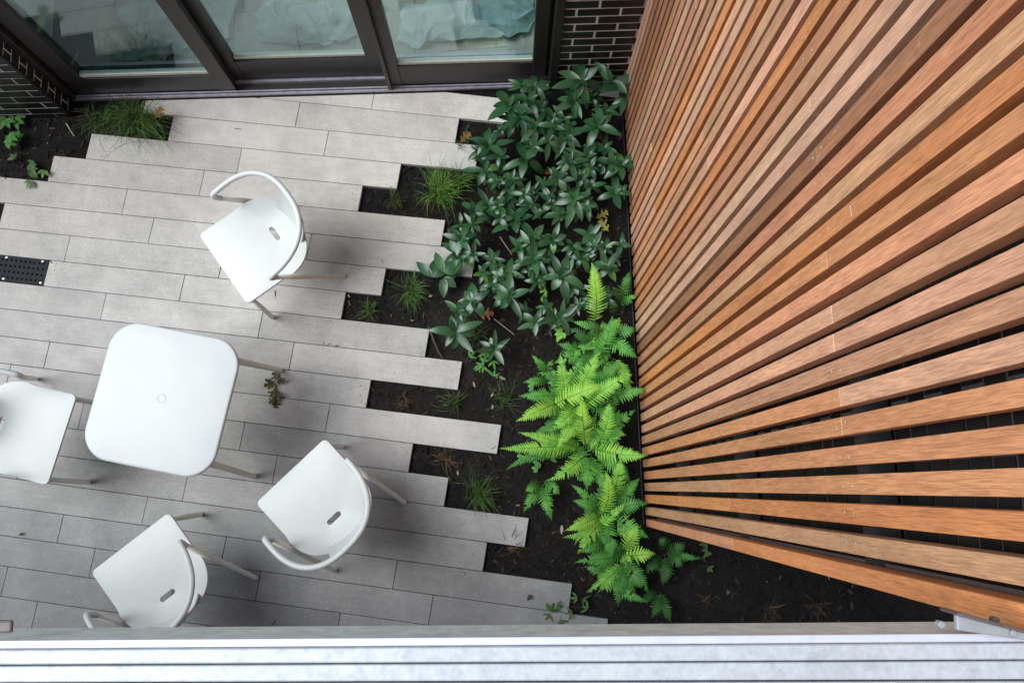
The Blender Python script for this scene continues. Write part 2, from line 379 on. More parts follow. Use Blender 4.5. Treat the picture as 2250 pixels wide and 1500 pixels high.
# bark chips lying all over the bed
mu = MB()
def chip(x, y, L, W, ang, z):
    c, s = math.cos(ang), math.sin(ang); tl = rng.uniform(-0.35, 0.35); h = W * 0.35
    pts = []
    for u, w in ((-0.5, -0.3), (0.1, -0.5), (0.5, -0.15), (0.45, 0.3), (-0.1, 0.5), (-0.5, 0.25)):
        px, py = u * L * rng.uniform(0.8, 1.2), w * W * rng.uniform(0.7, 1.3)
        pts.append(Vector((x + px * c - py * s, y + px * s + py * c, z + px * tl)))
    top = [p + Vector((0, 0, h)) for p in pts]
    mu.add(pts + top, [tuple(range(6, 12))] + [(i, (i + 1) % 6, 6 + (i + 1) % 6, 6 + i) for i in range(6)])
cnt = 0
while cnt < 9000:
    if rng.random() < 0.82: x, y = rng.uniform(-1.2, 1.9), rng.uniform(-1.0, 2.1)
    else: x, y = rng.uniform(-3.6, -1.6), rng.uniform(0.8, 2.0)
    if on_paver(x, y, 0.012): continue
    if (Vector((x, y, 0)) - H_O).dot(H_N) > -0.01: continue
    L = rng.uniform(0.008, 0.03) * (1.6 if rng.random() < 0.12 else 1)
    chip(x, y, L, L * rng.uniform(0.18, 0.6), rng.uniform(0, 6.3), soil_z(x, y) + rng.uniform(0.0, 0.006)); cnt += 1
for k, js in ENDS.items():
    for e, sg in ((js[-1], -1), (js[0], 1)):
        for _ in range(9):
            x = e + sg * abs(rng.gauss(0, 0.05)); y = row_y(k, x) - rng.uniform(0, 0.15)
            if on_paver(x, y, -0.004): L = rng.uniform(0.002, 0.006); chip(x, y, L, L * 0.6, rng.uniform(0, 6.3), 0.002)
for _ in range(160):
    x, y = rng.uniform(-3.2, 0.4), rng.uniform(-0.9, 2.0)
    if on_paver(x, y, -0.004): L = rng.uniform(0.0015, 0.0045); chip(x, y, L, L * rng.uniform(0.3, 0.8), rng.uniform(0, 6.3), 0.002)
tag(mu.build('bark_mulch', MULCH), kind='stuff')

# ------------------------------------------------------------------ brick walls
def brick_face(mb, O, D, N, length, z0, z1, bl=0.235, ch=0.0695, joint=0.011, out=0.007, start=0.0, header=False):
    """bricks standing `out` proud of a mortar slab; O on the slab face, D along, N outward"""
    k = 0; z = z0
    O, D, N = Vector(O), Vector(D), Vector(N)
    while z < z1 - 0.02:
        s = -((k % 2) * bl / 2) - start; zt = min(z + ch - joint, z1)
        while s < length:
            a, b = max(s, 0.0), min(s + bl - joint, length)
            if b - a > 0.012:
                j = rng.uniform(-0.0015, 0.0015)
                v = [O + D * u + N * w + Vector((0, 0, h)) for h in (z, zt) for w in (-0.01, out + j) for u in (a, b)]
                mb.add(v, [(0, 1, 3, 2), (4, 6, 7, 5), (0, 4, 5, 1), (2, 3, 7, 6), (0, 2, 6, 4), (1, 5, 7, 3)], 0)
            s += bl
        z += ch; k += 1

# ------------------------------------------------------------------ house with the sliding doors (local x along the wall, y into the room)
house = empty('brick_house', H_O, H_ANG, 'black brick house with three dark framed sliding glass doors onto the paving', 'house')
HZ = 2.5
w = MB()
w.box(1.268, 1.66, 0.012, 0.25, -0.05, HZ, 1)                     # mortar slab right of the doors
brick_face(w, (1.268, 0.012, 0), (1, 0, 0), (0, -1, 0), 0.40, -0.03, HZ, bl=0.214, start=0.045, out=0.002, joint=0.013)
w.box(-1.46, 1.268, 0.012, 0.25, 2.30, HZ, 1)
brick_face(w, (-1.46, 0.012, 0), (1, 0, 0), (0, -1, 0), 2.728, 2.31, HZ)
w.build('brick_wall', [BRICK, MORTAR], house)
p = MB()                                                            # pier that stands forward, left of the doors
p.box(-4.2, -1.487, -0.083, 0.25, -0.05, HZ, 1)
brick_face(p, (-4.2, -0.083, 0), (1, 0, 0), (0, -1, 0), 2.72, -0.03, HZ, bl=0.24, out=0.002, joint=0.008)
brick_face(p, (-1.487, -0.087, 0), (0, 1, 0), (1, 0, 0), 0.12, -0.03, HZ, bl=0.24, out=0.002, start=0.06, joint=0.008)
pier = p.build('brick_pier', [BRICK, MORTAR], house); pier['label'] = 'brick pier standing forward of the doors'
r = MB(); r.box(-4.3, 1.66, 0.0, 0.30, HZ, HZ + 0.10); r.box(-4.3, -1.55, 0.3004, 3.6, HZ, HZ + 0.10); r.box(1.42, 1.66, 0.3004, 3.6, HZ, HZ + 0.10); r.box(-1.5496, 1.4196, 2.2, 3.6, HZ, HZ + 0.10); r.build('roof', CONCRETE, house)  # opening added in the unseen roof to let light into the room
rm = MB()
rm.box(-4.2, 1.66, 3.4, 3.6, 0.0, HZ - 0.01); rm.box(-1.75, -1.60, 0.26, 3.39, 0.03, HZ - 0.01); rm.box(1.45, 1.60, 0.26, 3.39, 0.03, HZ - 0.01)
rm.build('room_wall', PLASTER, house)
fl = MB()
for i in range(9):
    fl.box(-1.6 + i * 0.345, -1.6 + i * 0.345 + 0.342, 0.215, 3.38, -0.02, 0.024)
fl.build('room_floor', FLOOR_IN, house)
# sill track: pale strips with dark grooves between
t = MB()
t.box(-1.47, 1.262, 0.0, 0.21, -0.04, 0.012, 1)
for y0, y1, z in ((0.0, 0.009, 0.030), (0.014, 0.022, 0.036), (0.070, 0.084, 0.033), (0.139, 0.150, 0.036), (0.19, 0.208, 0.045)):
    t.box(-1.468, 1.260, y0, y1, 0.0, z, 0)
t.box(-0.535, 0.305, 0.0845, 0.1385, 0.0, 0.022, 0)
t.build('sill_track', [TRACK, TRACK_D], house)
fr = MB()
fr.box(-1.485, -1.445, 0.0, 0.2, 0.0, 2.3); fr.box(-1.4445, -1.428, 0.075, 0.2, 0.0, 2.3)
fr.box(1.222, 1.264, -0.004, 0.2, 0.0, 2.3); fr.box(1.199, 1.2215, 0.07, 0.2, 0.0, 2.3)
fr.box(-1.485, 1.264, 0.0, 0.2, 2.3003, 2.36)
fr.build('door_frame', BRONZE, house, bevel=0.002)
def sliding_door(x0, x1, gx0, gx1, y0, y1, zb, gz, label, fin=None):
    m = MB()
    m.box(x0, gx0, y0, y1, zb, 2.29); m.box(gx1, x1, y0, y1, zb, 2.29)
    m.box(gx0 + 0.0004, gx1 - 0.0004, y0 + 0.0025, y1 - 0.0025, zb, gz); m.box(gx0 + 0.0004, gx1 - 0.0004, y0 + 0.0025, y1 - 0.0025, 2.19, 2.288)
    if fin: m.box(fin[0], fin[1], y0 - 0.03, y0 - 0.0004, zb, 2.285)
    d = m.build('sliding_door', BRONZE, house, bevel=0.0025); d['label'] = label
    b = MB(); ym = (y0 + y1) / 2
    b.box(gx0 + 0.002, gx1 - 0.002, ym - 0.010, ym + 0.018, gz + 0.0005, gz + 0.026); b.build('glazing_bead', SPACER, d, bevel=0.002)
    q = MB(); q.box(gx0 - 0.004, gx1 + 0.004, ym - 0.004, ym + 0.004, gz - 0.004, 2.194); q.build('glass_pane', GLASS, d)
sliding_door(-1.428, -0.540, -1.330, -0.630, 0.024, 0.066, 0.042, 0.212, 'left sliding door in the outer track')
sliding_door(-0.585, 0.300, -0.492, 0.222, 0.0865, 0.137, 0.036, 0.236, 'middle sliding door set back in the inner track')
sliding_door(0.318, 1.198, 0.396, 1.128, 0.024, 0.066, 0.042, 0.250, 'right sliding door in the outer track', fin=(0.318, 0.338))

# sheets lying on the floor just inside the glass
def cloth(name, mat, cx, cy, sx, sy, amp, seed, label, rz=0.0, hump=0.0, ripple=8.0, cat='sheet'):
    mb = MB(); n = 80; vv = []
    for j in range(n + 1):
        for i in range(n + 1):
            u, v = i / n * 2 - 1, j / n * 2 - 1
            rr_ = max(1.0, (abs(u) ** 3 + abs(v) ** 3) ** (1 / 3)); u, v = u / rr_, v / rr_
            wob = 0.10 * noise.noise(Vector((u * 1.5, v * 1.5, seed))) 
            x = u * sx * (1 + 0.25 * noise.noise(Vector((v * 2.2, seed, 0)))) + wob * sx; y = v * sy * (1 + 0.3 * noise.noise(Vector((u * 2.2, seed + 5, 0))))
            q = Vector((x * ripple * 0.5 + 0.6 * noise.noise(Vector((x * 4, y * 4, seed))), y * ripple * 0.5, seed))
            rdg = 1 - abs(noise.noise(q)) * 2.0
            z = amp * max(rdg, 0) ** 2.2 + 0.35 * amp * (1 - abs(noise.noise(q * 2.3)) * 2) ** 2 + 0.12 * amp * abs(noise.noise(q * 6.1)) + hump * max(0, 1 - u * u - v * v) ** 0.7
            vv.append((x, y, z + 0.003))
    mb.add(vv, [(j * (n + 1) + i, j * (n + 1) + i + 1, (j + 1) * (n + 1) + i + 1, (j + 1) * (n + 1) + i) for j in range(n) for i in range(n)])
    o = mb.build(name, mat, smooth=True)
    o.location = H_O + H_D * cx + H_N * cy + Vector((0, 0, 0.026)); o.rotation_euler = (0, 0, H_ANG + rz)
    return tag(o, label, cat)
G_CL = 'sheets on the floor inside the doors'
tag(cloth('dust_sheet', CLOTH, -0.86, 0.50, 0.30, 0.26, 0.05, 1.3, 'pale dust sheet spread on the floor behind the left glass door', 0.12), group=G_CL)
tag(cloth('dust_sheet', CLOTH_TEAL, -0.98, 0.262, 0.26, 0.035, 0.045, 9.1, 'teal folded sheet lying low along the left glass door', 0.05), group=G_CL)
tag(cloth('dust_sheet', CLOTH, -0.20, 0.42, 0.24, 0.14, 0.05, 4.4, 'rounded white bundle of sheet behind the middle glass door', -0.1, 0.05), group=G_CL)
tag(cloth('dust_sheet', CLOTH, 0.60, 0.40, 0.24, 0.13, 0.05, 6.7, 'crumpled white sheet behind the right glass door, left of the teal one', 0.2, 0.02), group=G_CL)
tag(cloth('dust_sheet', CLOTH_TEAL, 0.99, 0.47, 0.17, 0.16, 0.06, 8.2, 'crumpled teal sheet behind the right glass door beside the door post', -0.15, 0.03), group=G_CL)
def card(cx, cy, sx, sy, rz, label):
    m = MB(); m.box(-sx, sx, -sy, sy, 0, 0.004); o = m.build('floor_board', CARD)
    o.location = H_O + H_D * cx + H_N * cy + Vector((0, 0, 0.0245)); o.rotation_euler = (0, 0, H_ANG + rz); return tag(o, label, 'board')
tag(cloth('dust_sheet', CLOTH, 0.08, 0.50, 0.20, 0.16, 0.04, 12.4, 'thin white sheet in the right corner behind the middle glass door', 0.5), group=G_CL)
tag(cloth('dust_sheet', CLOTH, 0.78, 0.34, 0.24, 0.06, 0.03, 15.2, 'narrow pale sheet along the sill behind the right glass door', 0.06), group=G_CL)
card(-1.22, 0.42, 0.12, 0.13, 0.1, 'buff board lying on the floor behind the left corner of the left door')
card(0.82, 0.29, 0.17, 0.05, 0.05, 'buff board lying in front of the sheets behind the right glass door')

# ------------------------------------------------------------------ slatted boundary wall (local x along the wall, y towards the courtyard)
FD = Vector((-0.141, 1, 0)).normalized()
fence = empty('slatted_wall', (0.701, 0, 0), math.atan2(FD.y, FD.x), 'tall boundary wall of black brick screened by upright orange brown hardwood slats', 'wall')
FH = 3.95
bw = MB()
bw.box(-0.105, 2.45, -0.34, -0.095, -0.05, FH, 1)
brick_face(bw, (-0.105, -0.095, 0), (1, 0, 0), (0, 1, 0), 2.555, -0.03, FH, bl=0.235, out=0.002, joint=0.007)
bw.build('brick_wall', [BRICK, MORTAR_D], fence)
for z in (0.79, 1.79, 2.78, 3.75):
    b = MB(); b.box(-0.09, 2.42, -0.088, -0.0365, z - 0.032, z + 0.032); b.build('batten', EDGING, fence)
sl = MB(); SP, SW, SDp = 0.0600, 0.0400, 0.036
def screw(x, z, y):
    n = 8; c = [(x + 0.0036 * math.cos(2 * math.pi * i / n), y, z + 0.0036 * math.sin(2 * math.pi * i / n)) for i in range(n)]
    sl.add(c + [(x, y + 0.0012, z)], [(i, (i + 1) % n, n) for i in range(n)], 1)
PAL = [(0.68, 0.325, 0.18), (0.71, 0.385, 0.245), (0.55, 0.26, 0.135), (0.66, 0.385, 0.24), (0.40, 0.19, 0.10), (0.67, 0.28, 0.11), (0.58, 0.32, 0.18), (0.73, 0.40, 0.255), (0.64, 0.295, 0.14), (0.50, 0.255, 0.15), (0.71, 0.43, 0.285)]
wr_ = random.Random(11)
def shade(c):
    k = wr_.uniform(0.9, 1.08); return tuple(min(0.8, v * k * wr_.uniform(0.97, 1.03)) for v in c)
for i in range(40):
    pal = wr_.choice(PAL if i < 27 else [PAL[0], PAL[5], PAL[8], PAL[6], PAL[1]])
    xc = 1.223 - SP * i + 1.08
    dpt = SDp * rng.uniform(0.96, 1.04); ww = SW / 2 * rng.uniform(0.95, 1.05); xo = rng.uniform(-0.0012, 0.0012); yo = rng.uniform(-0.002, 0.0012)
    cuts = [0.045]
    if rng.random() < 0.62: cuts.append(rng.choice([0.79, 1.79, 1.79, 1.79, 2.78, 2.78]) + rng.uniform(-0.01, 0.012))
    if rng.random() < 0.25: cuts.append(rng.choice([0.79, 1.79, 2.78]) + rng.uniform(-0.01, 0.012))
    cuts = sorted(set(cuts))
    cuts = [c for q, c in enumerate(cuts) if q == 0 or c - cuts[q - 1] > 0.5] + [FH - 0.02]
    for a, bb in zip(cuts[:-1], cuts[1:]):
        ye = yo + rng.uniform(-0.0008, 0.0008)
        sl.tint = shade(pal if wr_.random() < 0.72 else wr_.choice(PAL))
        sl.box(xc + xo - ww, xc + xo + ww, -dpt + ye, ye, a + 0.0007, bb - 0.0007)
    for z in (0.79, 1.79, 2.78):
        for dz in (-0.024, 0.026):
            screw(xc + xo + rng.uniform(-0.007, 0.007), z + dz + rng.uniform(-0.004, 0.004), yo + 0.0012)
for xs, zs, dz in ((0.63, 2.93, 0.016),):
    k_ = round((1.223 + 1.08 - xs) / SP); xq = 1.223 - SP * k_ + 1.08
    sl.box(xq - 0.013, xq + 0.012, 0.0003, 0.0018, zs, zs + dz * 0.25, 1)
sl.build('slat_panel', [WOOD, SCREW], fence, bevel=0.0022, bseg=2)
cbm = MB()                                                          # corner: deep last board and the strips returning behind it
for a, bb in ((0.045, 1.80), (1.8014, FH - 0.02)):
    cbm.tint = shade(PAL[0] if a < 1 else PAL[5])
    cbm.box(-0.117, -0.080, -0.040, 0.0, a, bb)
    cbm.box(-0.113, -0.0935, -0.085, -0.0415, a, bb)
co = cbm.build('corner_board', WOOD, fence, bevel=0.002)
sb = MB(); sb.box(-0.0925, -0.074, -0.075, -0.05, 0.1, FH - 0.03); sb.build('corner_stud', RUST_EDGE, fence)
eg = MB(); eg.box(-0.11, 2.36, 0.008, 0.013, -0.05, 0.035); eg.build('base_edging', EDGING, fence)

# ------------------------------------------------------------------ balcony at the bottom edge of the view, and the building it belongs to
balc = empty('steel_balcony', (0, -0.3, 3.3), 0, 'galvanised steel balcony edge of parallel bars crossing the bottom of the view', 'balcony')
def bar_poly(top, bot, z, ext=(-1.6, 0.745)):
    """strip between two straight edges; edges are given by two ground-plan points at height z"""
    (a0, a1), (b0, b1) = [(at(0, e[0], z), at(2250, e[1], z)) for e in (top, bot)]
    def xat(p, q, x): return p.y + (q.y - p.y) * (x - p.x) / (q.x - p.x)
    return [(ext[0], xat(b0, b1, ext[0])), (ext[1], xat(b0, b1, ext[1])), (ext[1], xat(a0, a1, ext[1])), (ext[0], xat(a0, a1, ext[0]))]
def child(o, mb, name, mat, **kw):
    c = mb.build(name, mat, None, **kw); c.parent = o; c.matrix_parent_inverse = Matrix.Translation(-Vector(o.location)); return c
m = MB(); m.prism(bar_poly((1406, 1390), (1470, 1460), 3.36), 3.252, 3.36); child(balc, m, 'front_beam', GALV_D, bevel=0.003)
m = MB(); m.prism(bar_poly((1406.5, 1390.5), (1425, 1409.5), 3.368), 3.3605, 3.368); child(balc, m, 'flat_bar', FLAT_AL, bevel=0.0015)
for top, bot in (((1427.5, 1412.5), (1460, 1448)), ((1463, 1451.5), (1499, 1492)), ((1502.5, 1496), (1549, 1546))):
    m = MB(); m.prism(bar_poly(top, bot, 3.376), 3.364, 3.376); child(balc, m, 'steel_bar', GALV, bevel=0.0025, bseg=3)
m = MB()
for q in ((1398, 1386), (1424, 1409), (1457, 1447), (1500, 1494)):
    pass
m.prism(bar_poly((1472, 1462), (1560, 1556), 3.36), 3.31, 3.3598); child(balc, m, 'bar_support', RUST_EDGE)
def flat(pts, z, th):
    q = [at(*p_, z) for p_ in pts]; mm = MB(); q = [(v.x, v.y) for v in q]
    a = sum(q[i][0] * q[(i + 1) % len(q)][1] - q[(i + 1) % len(q)][0] * q[i][1] for i in range(len(q)))
    if a < 0: q.reverse()
    mm.prism(q, z - th, z); return mm
child(balc, flat([(2102, 1350), (2104, 1384), (2262, 1407), (2262, 1391)], 3.39, 0.01), 'end_plate', PLATE, bevel=0.002)
child(balc, flat([(2101, 1347), (2116, 1345), (2262, 1385), (2262, 1393), (2110, 1353)], 3.40, 0.05), 'plate_edge', RUST_EDGE, bevel=0.002)
child(balc, flat([(-60, 1363), (-60, 1393), (25, 1390), (27, 1362), (5, 1362)], 3.385, 0.006), 'corner_bracket', RUST_EDGE, bevel=0.003)
for px, py in ((2068, 1371), (2188, 1362), (2204, 1384)):
    c = at(px, py, 3.37); m = MB(); m.tube([c - Vector((0, 0, 0.01)), c + Vector((0, 0, 0.026 if px > 2200 else 0.003))], 0.0048, 10); child(balc, m, 'bolt', PLATE if px != 2188 else RUST_EDGE, bevel=0.001)
m = MB(); m.prism([(-5.0, -3.1), (1.0, -2.4), (1.0, -0.42), (-5.0, -1.14)], 3.02, 3.28); child(balc, m, 'balcony_slab', CONCRETE)
rear = MB(); rear.prism([(-5.4, -3.6), (2.4, -2.7), (2.4, -2.4), (-5.4, -3.3)], -0.05, 3.015); rear.prism([(-5.4, -3.6), (2.4, -2.7), (2.4, -1.75), (-5.4, -2.65)], 3.285, 6.5)
rb = rear.build('rear_building', CONCRETE); tag(rb, 'building behind the balcony that carries it', 'building')

# ------------------------------------------------------------------ chairs and table
def ell(th, rx=0.250, ry=0.279, cy=-0.196):
    s_, c_ = math.sin(th), math.cos(th)
    return Vector((rx * math.copysign(abs(s_) ** 0.82, s_), cy - ry * math.copysign(abs(c_) ** 0.82, c_), 0))
def make_chair():
    root = empty('armchair', (0, 0, 0))
    # seat: rounded trapezoid that swells to a half round at the back, with a slot
    out = []
    def arc(cx, cy, r_, a0, a1, n):
        for i in range(n + 1):
            a = math.radians(a0 + (a1 - a0) * i / n); out.append((cx + r_ * math.cos(a), cy + r_ * math.sin(a)))
    arc(0.196, -0.022, 0.024, 90, 0, 6)
    out += [(0.219, -0.12), (0.218, -0.205)]
    for i in range(0, 25):
        a = math.radians(90 - 180 * i / 24)
        ca = math.sin(a); sa = math.cos(a)
        out.append((0.224 * math.copysign(abs(ca) ** 0.88, ca), -0.243 - 0.194 * abs(sa) ** 0.88))
    out += [(-0.218, -0.205), (-0.219, -0.12)]
    arc(-0.196, -0.022, 0.024, 180, 90, 6)
    hole = []
    for sx in (1, -1):
        for i in range(9):
            a = math.radians(-90 + 180 * i / 8); hole.append((sx * (0.027 + 0.0125 * math.cos(a)), -0.307 + sx * 0.0125 * math.sin(a)))
    bm = bmesh.new()
    def zz(x, y):
        u = max(0.0, -0.33 - y)
        return 0.438 + u * u * 3.2 - 0.006 * max(0, 1 - abs(x) / 0.2) * (1 if y > -0.33 else 0)
    loops = []
    for ring in (out, hole):
        vs_ = [bm.verts.new((x, y, 0.44)) for x, y in ring]
        loops += [bm.edges.new((vs_[i], vs_[(i + 1) % len(vs_)])) for i in range(len(vs_))]
    bmesh.ops.triangle_fill(bm, use_beauty=True, use_dissolve=False, edges=loops)
    bmesh.ops.recalc_face_normals(bm, faces=bm.faces)
    for f in bm.faces:
        if f.normal.z < 0: f.normal_flip()
    me = bpy.data.meshes.new('seat'); bm.to_mesh(me); bm.free(); me.materials.append(WHITE)
    so = bpy.data.objects.new('seat', me); COL.objects.link(so); so.parent = root
    sd = so.modifiers.new('solid', 'SOLIDIFY'); sd.thickness = 0.016; sd.offset = -1
    bv = so.modifiers.new('bevel', 'BEVEL'); bv.width = 0.006; bv.segments = 4; bv.limit_method = 'ANGLE'; bv.angle_limit = math.radians(50)
    for q in me.polygons: q.use_smooth = True
    # backrest: curved sheet rising from the back of the seat to the hoop
    bk = MB(); nu, nv = 24, 12; vv = []
    TH = 0.47
    for j in range(nv + 1):
        for i in range(nu + 1):
            v = j / nv; th = (-1 + 2 * i / nu) * (0.62 * (1 - v) + 0.38 * v - 0.05 * math.sin(v * math.pi))
            top = ell(th); top.z = 0.728
            a = th * 1.0; bot = Vector((0.200 * math.sin(a), -0.243 - 0.168 * math.cos(a) ** 0.88, 0.432))
            e = v ** 0.8
            pnt = bot.lerp(top, e); pnt.z = bot.z + (top.z - bot.z) * v; pnt.y += -0.016 * math.sin(v * math.pi)
            vv.append(pnt)
    bk.add(vv, [(j * (nu + 1) + i, j * (nu + 1) + i + 1, (j + 1) * (nu + 1) + i + 1, (j + 1) * (nu + 1) + i) for j in range(nv) for i in range(nu)])
    bo = bk.build('backrest', WHITE, root, smooth=True)
    sd = bo.modifiers.new('solid', 'SOLIDIFY'); sd.thickness = 0.009; sd.offset = 0
    bv = bo.modifiers.new('bevel', 'BEVEL'); bv.width = 0.003; bv.segments = 2; bv.limit_method = 'ANGLE'; bv.angle_limit = math.radians(60)
    # arm hoop from one arm tip round the back to the other, then the raking rear legs
    hoop = []
    n = 44
    for i in range(n + 1):
        th = math.radians(-90 + 180 * i / n); q = ell(th)
        k = abs(math.degrees(th)) / 90
        q.z = 0.742 - 0.088 * k ** 2.2
        hoop.append(q)
    def bend(sg):
        tip = hoop[0] if sg < 0 else hoop[-1]
        foot = Vector((sg * 0.247, -0.462, 0.004)); d0 = (tip - (hoop[1] if sg < 0 else hoop[-2])).normalized()
        pts = []; p1 = tip + d0 * 0.030 + Vector((0, 0, -0.006)); p2 = Vector((sg * 0.243, tip.y - 0.004, tip.z - 0.066))
        for i in range(1, 9):
            u = i / 8; pts.append(tip * (1 - u) ** 2 + p1 * 2 * u * (1 - u) + p2 * u * u)
        return pts, foot
    bl, fl_ = bend(-1); br, fr_ = bend(1)
    am = MB(); am.tube(list(reversed(bl)) + hoop + br, 0.0135, 14); am.build('armrest', WHITE, root, smooth=True)
    for pts, foot in ((bl, fl_), (br, fr_)):
        lg = MB(); a = pts[-1]; lg.tube([a.lerp(foot, u) for u in (0, 0.3, 0.6, 0.96, 1.0)], [0.0134, 0.0134, 0.0132, 0.0125, 0.009], 14); lg.build('leg', CREAM, root, smooth=True)
    for sg in (-1, 1):
        lg = MB(); lg.tube([(sg * 0.200, -0.024, 0.428), (sg * 0.203, -0.020, 0.2), (sg * 0.206, -0.015, 0.012), (sg * 0.206, -0.015, 0.002)], [0.0135, 0.0135, 0.013, 0.010], 14); lg.build('leg', CREAM, root, smooth=True)
    return root
G_CH = 'white armchairs on the paving'
CH = [(-1.538, 0.900, -137.2, 'white armchair standing alone near the glass doors, above the table'),
      (-1.051, -0.039, 140.5, 'white armchair right of the table, nearest the planting bed'),
      (-1.748, -0.453, 135.0, 'white armchair below the table, partly hidden behind the balcony edge'),
      (-2.164, -0.018, -7.0, 'white armchair left of the table, cut off by the left of the photo')]
proto = make_chair()
for i, (x, y, a, lab) in enumerate(CH):
    o = proto if i == 0 else copy_tree(proto)
    o.location = (x, y, 0.0012); o.rotation_euler = (0, 0, math.radians(a - 90)); tag(o, lab, 'chair', G_CH)

tb = empty('cafe_table', (-1.608, 0.215, 0.0012), math.radians(-4.7), 'square white garden table with rounded corners standing among the armchairs', 'table')
m = MB(); poly = []
for cx, cy, a0 in ((1, 1, 0), (-1, 1, 90), (-1, -1, 180), (1, -1, 270)):
    for i in range(13):
        a = math.radians(a0 + 90 * i / 12); R_ = 0.125
        poly.append((cx * (0.300 - R_) + R_ * math.cos(a), cy * (0.315 - R_) + R_ * math.sin(a)))
# gently bowed sides
poly = [(x * (1 + 0.016 * (1 - (y / 0.3) ** 2)), y * (1 + 0.016 * (1 - (x / 0.3) ** 2))) for x, y in poly]
m.prism(poly, 0.694, 0.72); top = m.build('tabletop', WHITE_TOP, tb, bevel=0.010, bseg=5)
for q in top.data.polygons: q.use_smooth = True
ring = MB(); ring.tube([(0.0185 * math.cos(2 * math.pi * i / 28), 0.0185 * math.sin(2 * math.pi * i / 28), 0.7203) for i in range(29)], 0.0011, 6, caps=False); ring.build('cap_ring', CAPC, tb)
for sx in (-1, 1):
    for sy in (-1, 1):
        lg = MB(); lg.tube([(sx * 0.235, sy * 0.235, 0.692), (sx * 0.262, sy * 0.262, 0.34), (sx * 0.287, sy * 0.287, 0.012), (sx * 0.288, sy * 0.288, 0.002)], [0.016, 0.0155, 0.014, 0.011], 14)
        lg.build('leg', CREAM, tb, smooth=True)

# ------------------------------------------------------------------ drain grate
gr = empty('drain_grate', (-2.656, 0.868, 0), 0.0, 'black perforated drain grate set flush into the paving at the left', 'drain')
m = MB(); nxh, nyh = 17, 4
bars_x0, bars_x1 = -0.46, -0.004; gy0, gy1 = -0.0745, 0.0685
px_ = (bars_x1 - bars_x0 - 0.02) / nxh; py_ = (gy1 - gy0 - 0.012) / nyh; hs = 0.0105
for i in range(nxh + 1):
    xa = bars_x0 if i == 0 else bars_x0 + 0.01 + i * px_ - (px_ - hs) / 2; xb = bars_x1 if i == nxh else bars_x0 + 0.01 + i * px_ + (px_ - hs) / 2
    m.box(xa, xb, gy0, gy1, -0.012, -0.001)
for j in range(nyh + 1):
    ya = gy0 if j == 0 else gy0 + 0.006 + j * py_ - (py_ - hs) / 2; yb = gy1 if j == nyh else gy0 + 0.006 + j * py_ + (py_ - hs) / 2
    m.box(bars_x0 + 0.0003, bars_x1 - 0.0003, ya, yb, -0.0121, -0.0013)
m.box(bars_x0, bars_x1, gy0, gy1, -0.05, -0.03)
m.build('grate_plate', IRON, gr)
for x, y in ((-0.036, 0.058), (-0.023, -0.062), (-0.237, 0.058), (-0.229, -0.062)):
    s_ = MB(); s_.tube([(x, y, -0.002), (x, y, 0.0012)], 0.0055, 10); s_.build('screw', SCREW, gr)

# ------------------------------------------------------------------ plants
UP = Vector((0, 0, 1))
def leaf_blade(mb, base, d, L, W, droop, fold=0.25, mi=0, seg=8, roll=0.0, tipcurl=0.0):
    """lance-shaped leaf with a folded midrib, arching away from its base"""
    d = d.normalized(); side = d.cross(UP)
    side = side.normalized() if side.length > 1e-3 else Vector((1, 0, 0))
    side = (Matrix.Rotation(roll, 3, d) @ side)
    p = Vector(base); vv = []; cur = d.copy()
    for i in range(seg + 1):
        u = i / seg
        w_ = W * 0.5 * (math.sin(math.pi * min(1, (u * 0.96 + 0.02)) ** 0.85) ** 0.9) if 0 < i < seg else W * 0.03
        nrm = side.cross(cur).normalized()
        vv += [p - side * w_ + nrm * (w_ * fold), p, p + side * w_ + nrm * (w_ * fold)]
        cur = (cur + Vector((0, 0, -droop / seg)) + nrm * (tipcurl / seg)).normalized(); p = p + cur * (L / seg)
    fs = []
    for i in range(seg):
        a = i * 3; fs += [(a, a + 1, a + 4, a + 3), (a + 1, a + 2, a + 5, a + 4)]
    mb.add(vv, fs, mi)

